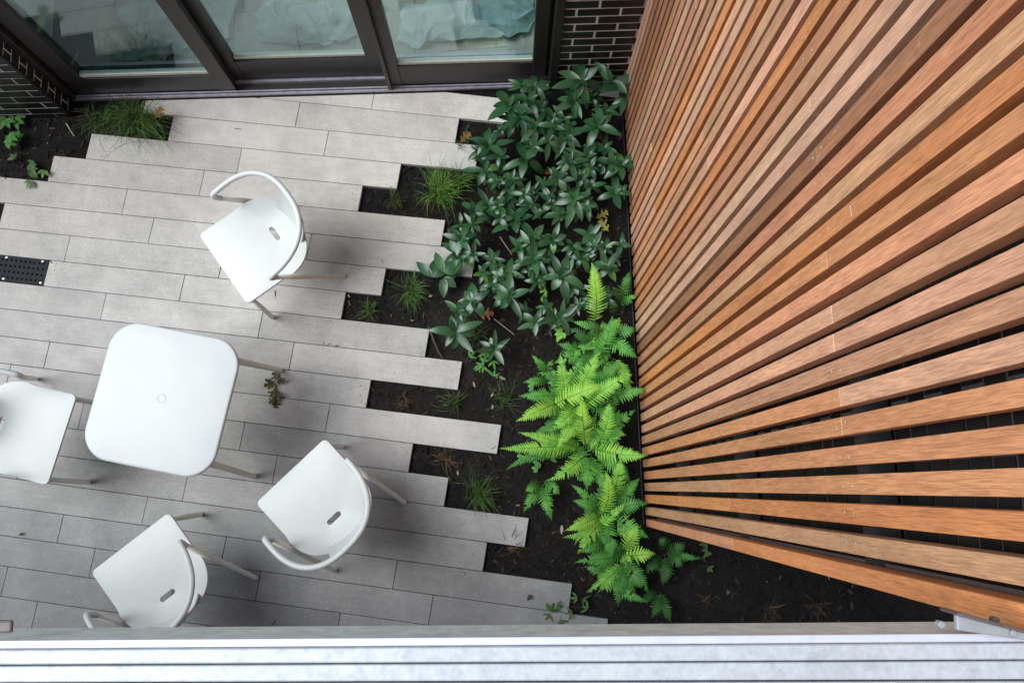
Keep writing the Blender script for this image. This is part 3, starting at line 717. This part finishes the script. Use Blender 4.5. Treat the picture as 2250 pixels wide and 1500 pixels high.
# hellebores: rosettes (pixel x, y, leaf length in px) grouped into plants
HELLEBORES = [
 ('dark green hellebore leaning over the end of the top paver beside the door track', [(1173, 192, 46), (1118, 234, 64), (1166, 222, 44), (1133, 266, 42), (1190, 240, 40)]),
 ('tall hellebore in the corner between the black brick wall and the slats', [(1345, 180, 62), (1276, 178, 58), (1262, 224, 48), (1300, 215, 34)]),
 ('hellebore against the slats just below the one in the brick corner', [(1313, 277, 58), (1329, 326, 32), (1366, 364, 52), (1350, 425, 46)]),
 ('hellebore in the middle of the upper bed, two plants left of the slats', [(1177, 276, 46), (1245, 300, 50), (1213, 262, 36), (1205, 310, 42), (1240, 262, 36)]),
 ('hellebore spilling over the paver end just below the orange oak leaf', [(1074, 320, 52), (1066, 375, 48), (1097, 345, 34), (1052, 330, 32)]),
 ('hellebore right of the bright green grass tuft', [(1154, 350, 52), (1125, 394, 38), (1114, 438, 34), (1153, 428, 34), (1092, 398, 30)]),
 ('hellebore with small leaves in the centre of the upper bed', [(1252, 357, 42), (1288, 347, 46), (1227, 392, 46), (1191, 408, 36), (1280, 392, 34)]),
 ('hellebore left of the pair of yellow oak leaves', [(1262, 438, 54), (1213, 446, 44), (1230, 470, 38), (1290, 455, 34), (1300, 410, 30)]),
 ('hellebore touching the paver end right below the bright green grass tuft', [(1073, 450, 42), (1042, 462, 42), (1130, 482, 52), (1040, 492, 34), (1098, 480, 34)]),
 ('hellebore with red stems reaching over the longest upper paver end', [(1012, 527, 46), (1009, 556, 48), (1035, 520, 30)]),
 ('hellebore in the middle of the bed with narrow pointed leaves', [(1172, 519, 50), (1215, 527, 42), (1173, 567, 42), (1200, 580, 34), (1142, 545, 34)]),
 ('small leaved hellebore against the slats above the tall fern frond', [(1297, 517, 42), (1280, 566, 38), (1335, 587, 46), (1366, 537, 33), (1304, 540, 34), (1330, 545, 28)]),
 ('hellebore with crinkled curling leaves left of centre in the bed', [(1083, 573, 36), (1087, 617, 38), (1060, 600, 26)]),
 ('hellebore spreading in the gap above the fallen tan leaf', [(1117, 600, 48), (1120, 652, 50), (1040, 661, 52)]),
 ('hellebore in the clearing left of the tall fern frond', [(1233, 606, 54), (1180, 618, 30), (1200, 570, 28)]),
 ('lowest big hellebore beside the paver end with the dark stick', [(1000, 728, 54)]),
 ('little hellebore of five leaves below the rest, on bare mulch', [(1087, 766, 36)]),
 ('hellebore beside the top edge of the ferns', [(1233, 697, 40), (1177, 708, 40), (1200, 674, 28)]),
 ('loose hellebore leaves lying beneath the tall fern frond', [(1330, 655, 34), (1295, 660, 26)]),
]
hr = random.Random(21)
for label, ros in HELLEBORES:
    pts = [(at(x, y, 0.2), r) for x, y, r in ros]
    cx = sum(p_[0].x for p_ in pts) / len(pts); cy = sum(p_[0].y for p_ in pts) / len(pts)
    # the plant's foot, kept on soil
    fx, fy = cx + 0.02, cy
    for _ in range(30):
        if on_paver(fx, fy, 0.02): fx += 0.02
    foot = Vector((fx, fy, soil_z(fx, fy)))
    root = empty('hellebore_plant', foot, 0, label, 'plant', 'hellebores in the planting bed')
    root['group'] = 'hellebores in the planting bed'
    extra = [(x + hr.uniform(-38, 38), y + hr.uniform(-34, 34), r * hr.uniform(0.55, 0.8)) for x, y, r in ros if hr.random() < 0.85 and len(ros) > 2]
    for (x, y, r) in ros + [e for e in extra if e[0] < 1375]:
        hz = 0.13 + 0.0018 * r + hr.uniform(-0.03, 0.05)
        c = at(x, y, hz) - foot
        mb = MB(); L = r / F_PX * (CAM_H - hz) * 1.04
        mid = Vector((c.x * 0.35, c.y * 0.35, c.z * 0.55))
        mb.tube([Vector((0, 0, 0)).lerp(mid, u) if u <= 1 else mid.lerp(c, u - 1) for u in (0, 0.5, 1, 1.5, 2)], [0.0032, 0.003, 0.0026, 0.0024, 0.002], 6, 1)
        n = hr.choice([4, 5, 6, 6, 7, 8]); a0 = hr.uniform(0, 6.3)
        tilt = Vector((hr.uniform(-0.25, 0.25), hr.uniform(-0.25, 0.25), 0))
        for i in range(n):
            a = a0 + 2 * math.pi * i / n + hr.uniform(-0.3, 0.3)
            d = Vector((math.cos(a), math.sin(a), hr.uniform(0.05, 0.55))) + tilt
            leaf_blade(mb, c + Vector((0, 0, hr.uniform(-0.012, 0.006))), d, L * hr.uniform(0.62, 1.25), L * hr.uniform(0.28, 0.40), hr.uniform(0.1, 1.4), 0.22, 2 if hr.random() < 0.02 else 0, 8, hr.uniform(-0.35, 0.35))
        for i in range(hr.choice([2, 3, 4])):
            a = hr.uniform(0, 6.3); leaf_blade(mb, c + Vector((0, 0, 0.004)), Vector((math.cos(a), math.sin(a), hr.uniform(0.7, 1.6))), L * hr.uniform(0.4, 0.62), L * 0.2, 0.5, 0.3, 0, 6)
        for i in range(hr.choice([0, 1, 2])):                       # lower, older leaves on the stalk
            a = hr.uniform(0, 6.3); q = mid.lerp(c, hr.uniform(0.1, 0.8))
            leaf_blade(mb, q, Vector((math.cos(a), math.sin(a), 0.15)), L * hr.uniform(0.7, 1.0), L * 0.3, hr.uniform(0.5, 1.2), 0.2, 0, 7)
        mb.build('leaf_rosette', [HELL, STEM, HELL_Y], root, smooth=True)

def frond(mb, P0, P1, W, fr_, lift=0.10, npin=19, bare=0.18):
    """fern frond: arching rachis with a row of toothed leaflets on either side"""
    P0, P1 = Vector(P0), Vector(P1)
    sw = (P1 - P0).cross(UP) * fr_.uniform(-0.16, 0.16)
    mid = P0.lerp(P1, 0.52) + Vector((sw.x, sw.y, lift + max(P0.z, P1.z) - (P0.z + P1.z) / 2))
    def B(u): return P0 * (1 - u) ** 2 + mid * 2 * u * (1 - u) + P1 * u * u
    def T(u): return ((mid - P0) * (1 - u) + (P1 - mid) * u).normalized()
    N_ = 14
    mb.tube([B(i / N_) for i in range(N_ + 1)], [0.0021 - 0.0015 * i / N_ for i in range(N_ + 1)], 5, 1)
    for i in range(npin):
        u = bare + (1 - bare) * (i + 0.5) / npin
        w_ = W * (0.55 + 0.45 * min(1, (u - bare) / 0.22)) * max(0.06, 1 - ((u - bare) / (1 - bare)) ** 1.6)
        for sg in (-1, 1):
            if fr_.random() < 0.03: continue
            uu = min(0.995, u + (0.35 / npin if sg > 0 else 0)); p = B(uu); t_ = T(uu)
            s_ = t_.cross(UP); s_ = s_.normalized() if s_.length > 1e-3 else Vector((1, 0, 0))
            nr = s_.cross(t_)
            d = (s_ * sg * math.cos(0.42) + t_ * math.sin(0.42) + nr * fr_.uniform(0.0, 0.22)).normalized()
            Lp = w_ * fr_.uniform(0.84, 1.1) * (0.6 if fr_.random() < 0.04 else 1); hw = min((1 - bare) * (P1 - P0).length / npin * 0.70, 0.012); hw *= (0.6 + 0.4 * min(1, Lp / (0.6 * W)))
            e = nr.cross(d).normalized(); ns = 7
            vv = []; cur = d.copy(); q = p.copy()
            for k in range(ns + 1):
                f_ = k / ns; h = hw * (1 - f_) ** 0.62 * (1.0 if k % 2 == 0 else 0.62)
                if k == 0: h = hw * 0.75
                vv += [q - e * h, q + nr * 0.0006, q + e * h]
                cur = (cur + t_ * 0.035 - UP * 0.06).normalized(); q = q + cur * Lp / ns
            fs = []
            for k in range(ns): a = k * 3; fs += [(a, a + 1, a + 4, a + 3), (a + 1, a + 2, a + 5, a + 4)]
            mb.add(vv, fs, 0)
# ferns: foot pixel, then fronds (base px, base height, tip px, tip height, half width m, shade)
FERNS = [
 ('fern with one tall pale upright frond among the hellebores', (1312, 735), [((1308, 712), .16, (1300, 578), .34, .062, 0)]),
 ('small dark fern beside the slats behind the tall frond', (1375, 690), [((1365, 668), .06, (1383, 596), .16, .040, 2), ((1365, 668), .06, (1345, 630), .12, .03, 2), ((1362, 672), .05, (1400, 650), .12, .03, 1), ((1350, 690), .06, (1340, 660), .14, .035, 1)]),
 ('feathery fern against the slats at the top of the fern bank', (1322, 775), [((1310, 790), .12, (1345, 695), .24, .060, 1), ((1330, 740), .14, (1400, 785), .20, .060, 1), ((1335, 735), .12, (1398, 720), .20, .055, 1), ((1318, 770), .08, (1245, 720), .16, .055, 2), ((1318, 790), .08, (1262, 800), .14, .055, 2), ((1300, 760), .08, (1290, 830), .14, .055, 1), ((1322, 800), .10, (1352, 870), .18, .060, 1), ((1290, 770), .06, (1225, 755), .12, .045, 2), ((1330, 760), .1, (1290, 700), .2, .05, 2)]),
 ('small yellow green fern sprig at the left edge of the fern bank', (1200, 830), [((1205, 835), .05, (1168, 780), .16, .034, 1), ((1205, 835), .05, (1150, 840), .1, .036, 1), ((1200, 830), .04, (1215, 790), .1, .03, 1)]),
 ('big bright lime fern in the middle of the fern bank', (1280, 875), [((1270, 900), .18, (1388, 822), .36, .058, 0), ((1255, 895), .18, (1232, 775), .30, .052, 0), ((1262, 885), .18, (1320, 770), .34, .056, 0), ((1330, 870), .16, (1420, 852), .28, .050, 1), ((1215, 890), .22, (1330, 845), .33, .064, 0), ((1270, 880), .16, (1212, 945), .28, .066, 0), ((1235, 880), .14, (1135, 925), .24, .062, 0), ((1290, 890), .16, (1225, 990), .26, .062, 0), ((1250, 870), .12, (1140, 870), .20, .056, 1), ((1290, 880), .12, (1370, 930), .20, .064, 1), ((1260, 860), .10, (1180, 820), .18, .050, 1), ((1300, 850), .10, (1360, 790), .2, .05, 1), ((1285, 905), .08, (1165, 960), .16, .056, 2)]),
 ('fern with ladder like fronds below the lime one', (1290, 985), [((1272, 975), .14, (1100, 985), .24, .062, 0), ((1275, 985), .12, (1112, 1032), .18, .058, 1), ((1285, 975), .18, (1278, 870), .30, .058, 0), ((1315, 975), .16, (1335, 880), .28, .056, 0), ((1300, 965), .12, (1395, 900), .20, .062, 1), ((1300, 985), .14, (1422, 1000), .30, .062, 0), ((1320, 990), .14, (1360, 900), .22, .058, 1), ((1290, 990), .12, (1205, 1055), .20, .058, 0), ((1280, 985), .12, (1140, 950), .24, .055, 0), ((1300, 1000), .14, (1290, 1075), .22, .060, 1), ((1315, 1000), .10, (1385, 1060), .16, .060, 1), ((1300, 960), .10, (1375, 955), .2, .056, 0), ((1285, 1000), .1, (1240, 1040), .16, .05, 2)]),
 ('little fern standing apart at the left of the fern bank', (1195, 1065), [((1190, 1065), .06, (1150, 1125), .12, .045, 1), ((1190, 1062), .06, (1212, 1142), .13, .048, 1), ((1188, 1058), .06, (1155, 1080), .14, .04, 1), ((1195, 1055), .05, (1230, 1085), .12, .042, 1)]),
 ('long green fern along the lower end of the slats', (1325, 1135), [((1345, 1100), .16, (1365, 1005), .30, .056, 0), ((1325, 1130), .16, (1330, 1035), .28, .052, 0), ((1325, 1130), .12, (1243, 1165), .22, .052, 0), ((1330, 1140), .12, (1270, 1215), .22, .056, 0), ((1340, 1135), .12, (1425, 1180), .20, .058, 1), ((1340, 1120), .12, (1425, 1105), .18, .055, 1), ((1345, 1110), .12, (1405, 1050), .20, .055, 1), ((1325, 1120), .12, (1260, 1100), .2, .05, 1), ((1335, 1140), .12, (1345, 1225), .2, .055, 1)]),
 ('lowest bright fern with drooping pointed fronds over bare soil', (1358, 1240), [((1365, 1225), .14, (1265, 1235), .20, .050, 1), ((1365, 1235), .14, (1290, 1300), .18, .054, 0), ((1370, 1235), .14, (1358, 1330), .18, .058, 1), ((1372, 1230), .14, (1425, 1300), .18, .056, 1), ((1372, 1220), .14, (1440, 1215), .20, .054, 0), ((1368, 1210), .14, (1400, 1150), .22, .050, 0), ((1370, 1225), .12, (1315, 1175), .2, .05, 1), ((1370, 1235), .12, (1395, 1310), .16, .052, 1)]),
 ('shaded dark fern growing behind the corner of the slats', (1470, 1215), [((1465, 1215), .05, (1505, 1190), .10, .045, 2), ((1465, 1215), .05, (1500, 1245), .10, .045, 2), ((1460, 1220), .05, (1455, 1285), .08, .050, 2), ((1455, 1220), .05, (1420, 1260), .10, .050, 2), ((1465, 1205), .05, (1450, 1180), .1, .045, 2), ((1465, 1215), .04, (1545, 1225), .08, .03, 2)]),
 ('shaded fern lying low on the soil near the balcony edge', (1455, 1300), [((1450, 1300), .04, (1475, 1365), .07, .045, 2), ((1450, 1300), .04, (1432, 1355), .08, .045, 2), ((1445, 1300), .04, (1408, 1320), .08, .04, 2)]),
]
fr2 = random.Random(5)
for label, ft, frs in FERNS:
    f0 = at(*ft, 0.0); foot = Vector((f0.x, f0.y, soil_z(f0.x, f0.y)))
    root = empty('fern', foot, 0, label, 'fern', 'ferns in the planting bed')
    for b, hb, tp, ht, W, sh in frs:
        mb = MB(); b3 = at(*b, hb) - foot; t3 = at(*tp, ht) - foot
        mb.tube([Vector((0, 0, 0)), Vector((b3.x * 0.4, b3.y * 0.4, b3.z * 0.7)), b3], [0.0022, 0.0021, 0.002], 5, 1)
        L = (t3 - b3).length
        frond(mb, b3, t3, W * 1.12, fr2, 0.03 + 0.10 * L, max(11, int(L / 0.0135)), 0.04)
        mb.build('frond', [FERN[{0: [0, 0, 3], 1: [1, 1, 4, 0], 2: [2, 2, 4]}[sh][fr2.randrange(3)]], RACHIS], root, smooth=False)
    for e in range(20 if len(frs) > 7 else 0):                       # short low fronds filling the clump
        b, hb, tp, ht, W, sh = fr2.choice(frs); a = fr2.uniform(0, 6.3); L = fr2.uniform(0.10, 0.22)
        b3 = at(*ft, 0.0) - f0 + Vector((fr2.uniform(-0.10, 0.08), fr2.uniform(-0.12, 0.12), fr2.uniform(0.03, 0.14))); b3.z -= foot.z
        t3 = b3 + Vector((math.cos(a) * L, math.sin(a) * L, fr2.uniform(-0.02, 0.07)))
        if foot.x + t3.x > 0.70 - 0.141 * (foot.y + t3.y) - 0.02: continue
        mb = MB(); mb.tube([Vector((0, 0, 0)), b3], 0.0018, 5, 1)
        frond(mb, b3, t3, W * fr2.uniform(0.75, 0.95), fr2, 0.04, max(10, int(L / 0.0135)), 0.04)
        mb.build('frond', [FERN[fr2.choice([0, 0, 1, 1, 4])], RACHIS], root, smooth=False)

# grass tufts
def tuft(px, py, R_px, nb, mats, label, h=0.16, seed=0, lean=(0, 0), thin=0.0013):
    gr_ = random.Random(seed + 100); c = at(px, py, 0.0); R_ = R_px / F_PX * CAM_H
    z0 = soil_z(c.x, c.y)
    mb = MB()
    dirs = [gr_.uniform(0, 6.3) for _ in range(5)]
    for i in range(int(nb * 0.8)):
        a = gr_.gauss(gr_.choice(dirs), 0.45) if gr_.random() < 0.7 else gr_.uniform(0, 6.3)
        rr = R_ * gr_.uniform(0.3, 1.0) * (1.45 if gr_.random() < 0.15 else 1); b = Vector((gr_.gauss(0, R_ * 0.16), gr_.gauss(0, R_ * 0.16), 0))
        tip = b + Vector((math.cos(a) * rr + lean[0] * R_, math.sin(a) * rr + lean[1] * R_, h * gr_.uniform(0.15, 0.75)))
        mid = b.lerp(tip, gr_.uniform(0.25, 0.6)) + Vector((gr_.gauss(0, R_ * 0.14), gr_.gauss(0, R_ * 0.14), h * gr_.uniform(0.4, 1.0)))
        w_ = thin * gr_.uniform(0.7, 1.4); seg = 6; vv = []
        s_ = Vector((-math.sin(a), math.cos(a), 0.25 * gr_.uniform(-1, 1)))
        for k in range(seg + 1):
            u = k / seg; q = b * (1 - u) ** 2 + mid * 2 * u * (1 - u) + tip * u * u; ww = w_ * (1 - u) ** 0.6 + 0.0001
            vv += [q - s_ * ww, q + s_ * ww]
        mb.add(vv, [(2 * k, 2 * k + 1, 2 * k + 3, 2 * k + 2) for k in range(seg)], gr_.choice(range(len(mats))) if gr_.random() < 0.35 else 0)
    o = mb.build('grass_tuft', mats); o.location = (c.x, c.y, z0)
    return tag(o, label, 'grass', 'grass tufts in the beds')
A, Bm, D = GRASS
tuft(318, 268, 100, 260, [Bm, A, D], 'large green grass tuft spilling over the paver ends below the left door', 0.24, 1, (0.1, -0.25))
tuft(272, 258, 74, 90, [Bm, A, D], 'mid green grass tuft just left of the large one under the left door', 0.16, 2)
tuft(215, 268, 66, 80, [Bm, D], 'thin dark grass tuft beside the corner of the brick pier', 0.15, 3)
tuft(962, 428, 66, 280, [A, A, D], 'brightest green grass tuft, right of a small brown one, beside the hellebores', 0.22, 4, (0.15, 0.1))
tuft(1000, 400, 50, 110, [A, Bm], 'upper grass tuft merging into the brightest one and the hellebore leaves', 0.2, 44, (0.2, 0.2))
tuft(868, 440, 32, 80, [Bm, D, D], 'small brownish grass tuft left of the brightest one', 0.10, 5)
tuft(903, 640, 48, 190, [Bm, A, D], 'olive grass tuft in the notch right of the upright white chair leg', 0.15, 6)
tuft(815, 685, 34, 90, [Bm, D, A], 'small sparse grass tuft in the corner of the notch below the olive tuft', 0.10, 7)
tuft(1052, 1082, 52, 190, [Bm, D, Bm], 'dark green grass tuft in the notch right of the lower chair', 0.16, 8, (0.05, -0.1))
tuft(1000, 885, 42, 60, [Bm, D, D], 'thin straggly grass tuft between the two long middle pavers', 0.11, 9)
tuft(1112, 880, 52, 45, [Bm, D], 'wispy grass in the bare mulch left of the lime fern', 0.12, 10)
tuft(985, 1008, 42, 60, [D, D, Bm], 'dry brown grass tuft between two lower pavers', 0.07, 11)
tuft(890, 880, 30, 40, [D, D], 'dry reddish grass tuft in the notch below the table leg', 0.05, 12)
tuft(1178, 290, 28, 45, [D, D], 'dry tan grass tuft under the hellebores by the orange leaf', 0.05, 13)
tuft(1015, 320, 40, 26, [Bm, A], 'few long grass blades lying across a paver end', 0.08, 14, (0.1, 0.2))
tuft(1120, 1195, 44, 30, [D, D], 'dry root tuft in the lowest notch of the paving', 0.05, 15)
tuft(1300, 1150, 30, 30, [D, D], 'dry tuft at the foot of the long green fern', 0.05, 16)
tuft(1550, 1318, 28, 24, [D, D], 'dry tuft, left of three on the dark soil at the right', 0.07, 17)
tuft(1692, 1338, 32, 26, [D, D], 'dry tuft, middle of three on the dark soil at the right', 0.07, 18)
tuft(1795, 1335, 38, 30, [D, D], 'dry tuft, right of three on the dark soil at the right', 0.07, 19)
tuft(1045, 735, 46, 70, [Bm, A, D], 'grass blades poking out under the lowest big hellebore', 0.1, 20)
tuft(1080, 410, 46, 50, [Bm, D], 'brownish grass between the hellebores right of the brightest tuft', 0.12, 45)

# small leafy weeds
def weed(px, py, n, L_px, label, mat=WEED, h=0.06, seed=0, wide=0.32, spread=0.05):
    wr = random.Random(seed + 300); c = at(px, py, 0.0); L = L_px / F_PX * CAM_H
    root = Vector((c.x, c.y, max(soil_z(c.x, c.y), -0.03))); mb = MB()
    for i in range(n):
        a = wr.uniform(0, 6.3); q = Vector((wr.gauss(0, spread), wr.gauss(0, spread), h * wr.uniform(0.4, 1.0)))
        mb.tube([(0, 0, 0), q * 0.6 + Vector((0, 0, 0.006)), q], 0.0009, 4, 1)
        for k in range(3):
            leaf_blade(mb, q, Vector((math.cos(a + k * 0.9 - 0.9), math.sin(a + k * 0.9 - 0.9), 0.15)), L * wr.uniform(0.7, 1.1), L * wide, 0.5, 0.2, 0, 5)
    o = mb.build('weed', [mat, STEM], smooth=True); o.location = root; return tag(o, label, 'plant', 'weeds in the beds')
weed(32, 298, 9, 22, 'green lobed weed below the brick pier at the left edge', FERN[4], 0.10, 1, 0.5, 0.045)
weed(20, 268, 5, 24, 'darker weed tight against the foot of the brick pier', GRASS[1], 0.07, 2, 0.45, 0.04)
weed(62, 372, 7, 20, 'dim weed in the shadowed left bed next to a paver', GRASS[1], 0.05, 3, 0.4, 0.05)
weed(1062, 805, 9, 22, 'bamboo like weed with narrow leaves beside a paver end', FERN[4], 0.08, 4, 0.22, 0.045)
weed(1240, 1330, 10, 20, 'narrow leaved weed creeping over the lowest paver ends', GRASS[1], 0.05, 5, 0.24, 0.055)
weed(1235, 735, 3, 18, 'lime leafed sprig at the top edge of the fern bank', FERN[0], 0.10, 6, 0.5, 0.015)
weed(1195, 645, 3, 16, 'small yellow green sprig between hellebores', FERN[0], 0.16, 7, 0.5, 0.015)
weed(967, 605, 3, 50, 'lone weed with a big twisted pale leaf beside the olive grass tuft', HELL, 0.16, 8, 0.42, 0.03)
weed(1220, 840, 10, 16, 'clover like weed filling the gap left of the lime fern', FERN[1], 0.09, 9, 0.5, 0.05)
weed(1200, 1010, 8, 15, 'tiny weed under the ladder like fern', FERN[1], 0.06, 10, 0.5, 0.05)
weed(1552, 1218, 4, 14, 'faint weed on the dark soil right of the slat corner', GRASS[1], 0.05, 11, 0.4, 0.03)
weed(1240, 855, 8, 15, 'pale sprig cluster in the heart of the fern bank', FERN[0], 0.12, 12, 0.5, 0.05)

# fallen leaves and twigs
def oak(mb, c, ang, L, mi=0, flat_=0.004, seed=0):
    orr = random.Random(seed); R_ = Matrix.Rotation(ang, 3, 'Z')
    prof = [(0, .03), (.12, .05), (.22, .30), (.30, .34), (.34, .10), (.46, .12), (.56, .42), (.64, .40), (.66, .12), (.76, .12), (.84, .26), (.9, .2), (1, .0)]
    vv = []
    for u, w_ in prof:
        z = flat_ * math.sin(u * 5 + seed) + 0.004
        k1, k2 = orr.uniform(0.8, 1.2), orr.uniform(0.8, 1.2)
        sh = 0.10 if w_ > 0.2 else 0
        vv += [R_ @ Vector(((u + sh - 0.5) * L, -w_ * L * k1, z + orr.uniform(0, 0.01))) + Vector(c), R_ @ Vector(((u - 0.5) * L, 0, z)) + Vector(c), R_ @ Vector(((u + sh - 0.5) * L, w_ * L * k2, z + orr.uniform(0, 0.01))) + Vector(c)]
    fs = []
    for k in range(len(prof) - 1): a = k * 3; fs += [(a, a + 1, a + 4, a + 3), (a + 1, a + 2, a + 5, a + 4)]
    mb.add(vv, fs, mi)
def fallen(px, py, L_px, ang, mat, label, z=None, seed=0):
    c = at(px, py, z or 0.0); zz = z if z is not None else soil_z(c.x, c.y) + 0.008
    mb = MB(); oak(mb, (0, 0, 0), ang, L_px / F_PX * (CAM_H - zz), 0, 0.005, seed); o = mb.build('fallen_leaf', mat); o.location = (c.x, c.y, zz)
    return tag(o, label, 'leaf', 'fallen leaves')
fallen(1022, 303, 34, 0.9, LEAF_O, 'orange oak leaf lying on the dark soil of the upper notch', None, 1)
fallen(350, 250, 32, 1.2, LEAF_O, 'orange leaf caught in the large grass tuft', 0.11, 2)
fallen(1322, 473, 32, 0.6, LEAF_Y, 'yellow green oak leaf nearest the slats, upper of a pair', 0.02, 3)
fallen(1326, 497, 34, 2.4, LEAF_Y, 'yellow green oak leaf, lower of a pair near the slats', 0.02, 4)
fallen(1068, 690, 36, 0.2, LEAF_O, 'curled tan leaf on the mulch between two hellebores', 0.02, 5)
fallen(1172, 540, 26, 1.8, LEAF_O, 'small rust leaf glimpsed between hellebore leaves', 0.03, 6)
fallen(1205, 380, 22, 0.4, LEAF_O, 'orange scrap of leaf deep among the upper hellebores', 0.03, 7)
fallen(1362, 300, 26, 1.5, TWIG, 'grey brown dead leaf near the foot of the slats', None, 8)
fallen(48, 1173, 10, 0.5, LEAF_O, 'tiny red brown leaf scrap on the lower left paver', 0.002, 9)
fallen(1163, 1312, 14, 0.9, TWIG, 'tiny dark leaf star on the lowest paver', 0.002, 10)
ok = empty('oak_sprig', at(603, 850, 0.0), 0, 'sprig of olive brown oak leaves on the pavers at the foot of the table leg', 'leaf')
m = MB(); q = at(600, 850, 0)
m.tube([at(612, 818, 0.006) - q, at(606, 850, 0.012) - q, at(601, 888, 0.006) - q], 0.0014, 5); m.build('twig', TWIG, ok)
for i, (px, py, a, L) in enumerate(((606, 828, 2.4, 34), (592, 846, 3.4, 34), (616, 838, 0.4, 26), (600, 862, 4.4, 34), (612, 868, 5.6, 30), (598, 880, 3.9, 28), (604, 885, 4.9, 32), (590, 838, 2.9, 24))):
    m = MB(); c = at(px, py, 0.0) - q; oak(m, (c.x, c.y, 0.004 + 0.003 * (i % 3)), a + 0.0, 0.78 * L / F_PX * CAM_H, 0, 0.006, 20 + i); m.build('leaf', LEAF_G, ok)
def stick(pts, r, label, z=0.004, mat=TWIG):
    w_ = [at(px, py, z) for px, py in pts]; c = w_[0].copy(); c.z = 0
    m = MB(); m.tube([p_ - c for p_ in w_], [r * (1 - 0.4 * i / max(1, len(w_) - 1)) for i in range(len(w_))], 6); o = m.build('twig', mat); o.location = c
    return tag(o, label, 'twig', 'fallen twigs')
stick([(942, 718), (953, 748), (962, 770), (972, 786)], 0.006, 'dark bent stick leaning past a paver end into the bed')
stick([(604, 638), (605, 652)], 0.0022, 'short dark twig on the paver right of the upright chair', 0.003)
stick([(709, 751), (712, 758)], 0.0016, 'tiny dark twig, leftmost of the bits on one paver joint', 0.003)
stick([(719, 759), (724, 754), (729, 759)], 0.0016, 'tiny crooked twig in the middle of the bits on one paver joint', 0.003)
stick([(735, 761), (744, 758)], 0.003, 'tiny dark lump, rightmost of the bits on one paver joint', 0.003)
stick([(516, 283), (530, 284)], 0.002, 'small dark twig on a paver below the left door', 0.003)
stick([(1080, 986), (1088, 981)], 0.002, 'short dark twig at the end of a long lower paver', 0.003)
stick([(838, 570), (841, 578)], 0.0016, 'thin dark twig on the paver touching the red stemmed hellebore', 0.003)
stick([(107, 571), (114, 578)], 0.003, 'dark chip at the corner of the drain grate', 0.003)
stick([(1020, 1257), (1023, 1263)], 0.0016, 'hair thin twig on the second lowest paver', 0.003)
stick([(598, 1372), (606, 1362)], 0.0022, 'black twig on the pavers close to the balcony edge', 0.003)
stick([(146, 272), (163, 300)], 0.0035, 'pale straw lying in the left bed under the brick pier', 0.0, CARD)
stick([(1085, 700), (1130, 735)], 0.002, 'pale straw on the mulch beside the curled tan leaf', 0.01, CARD)
stick([(1098, 520), (1125, 560)], 0.002, 'pale stem lying between the crinkled hellebore and its neighbour', 0.05, CARD)
stick([(765, 648), (768, 653)], 0.004, 'pink wood chip in the corner of the notch by the olive grass', 0.0, CARD)
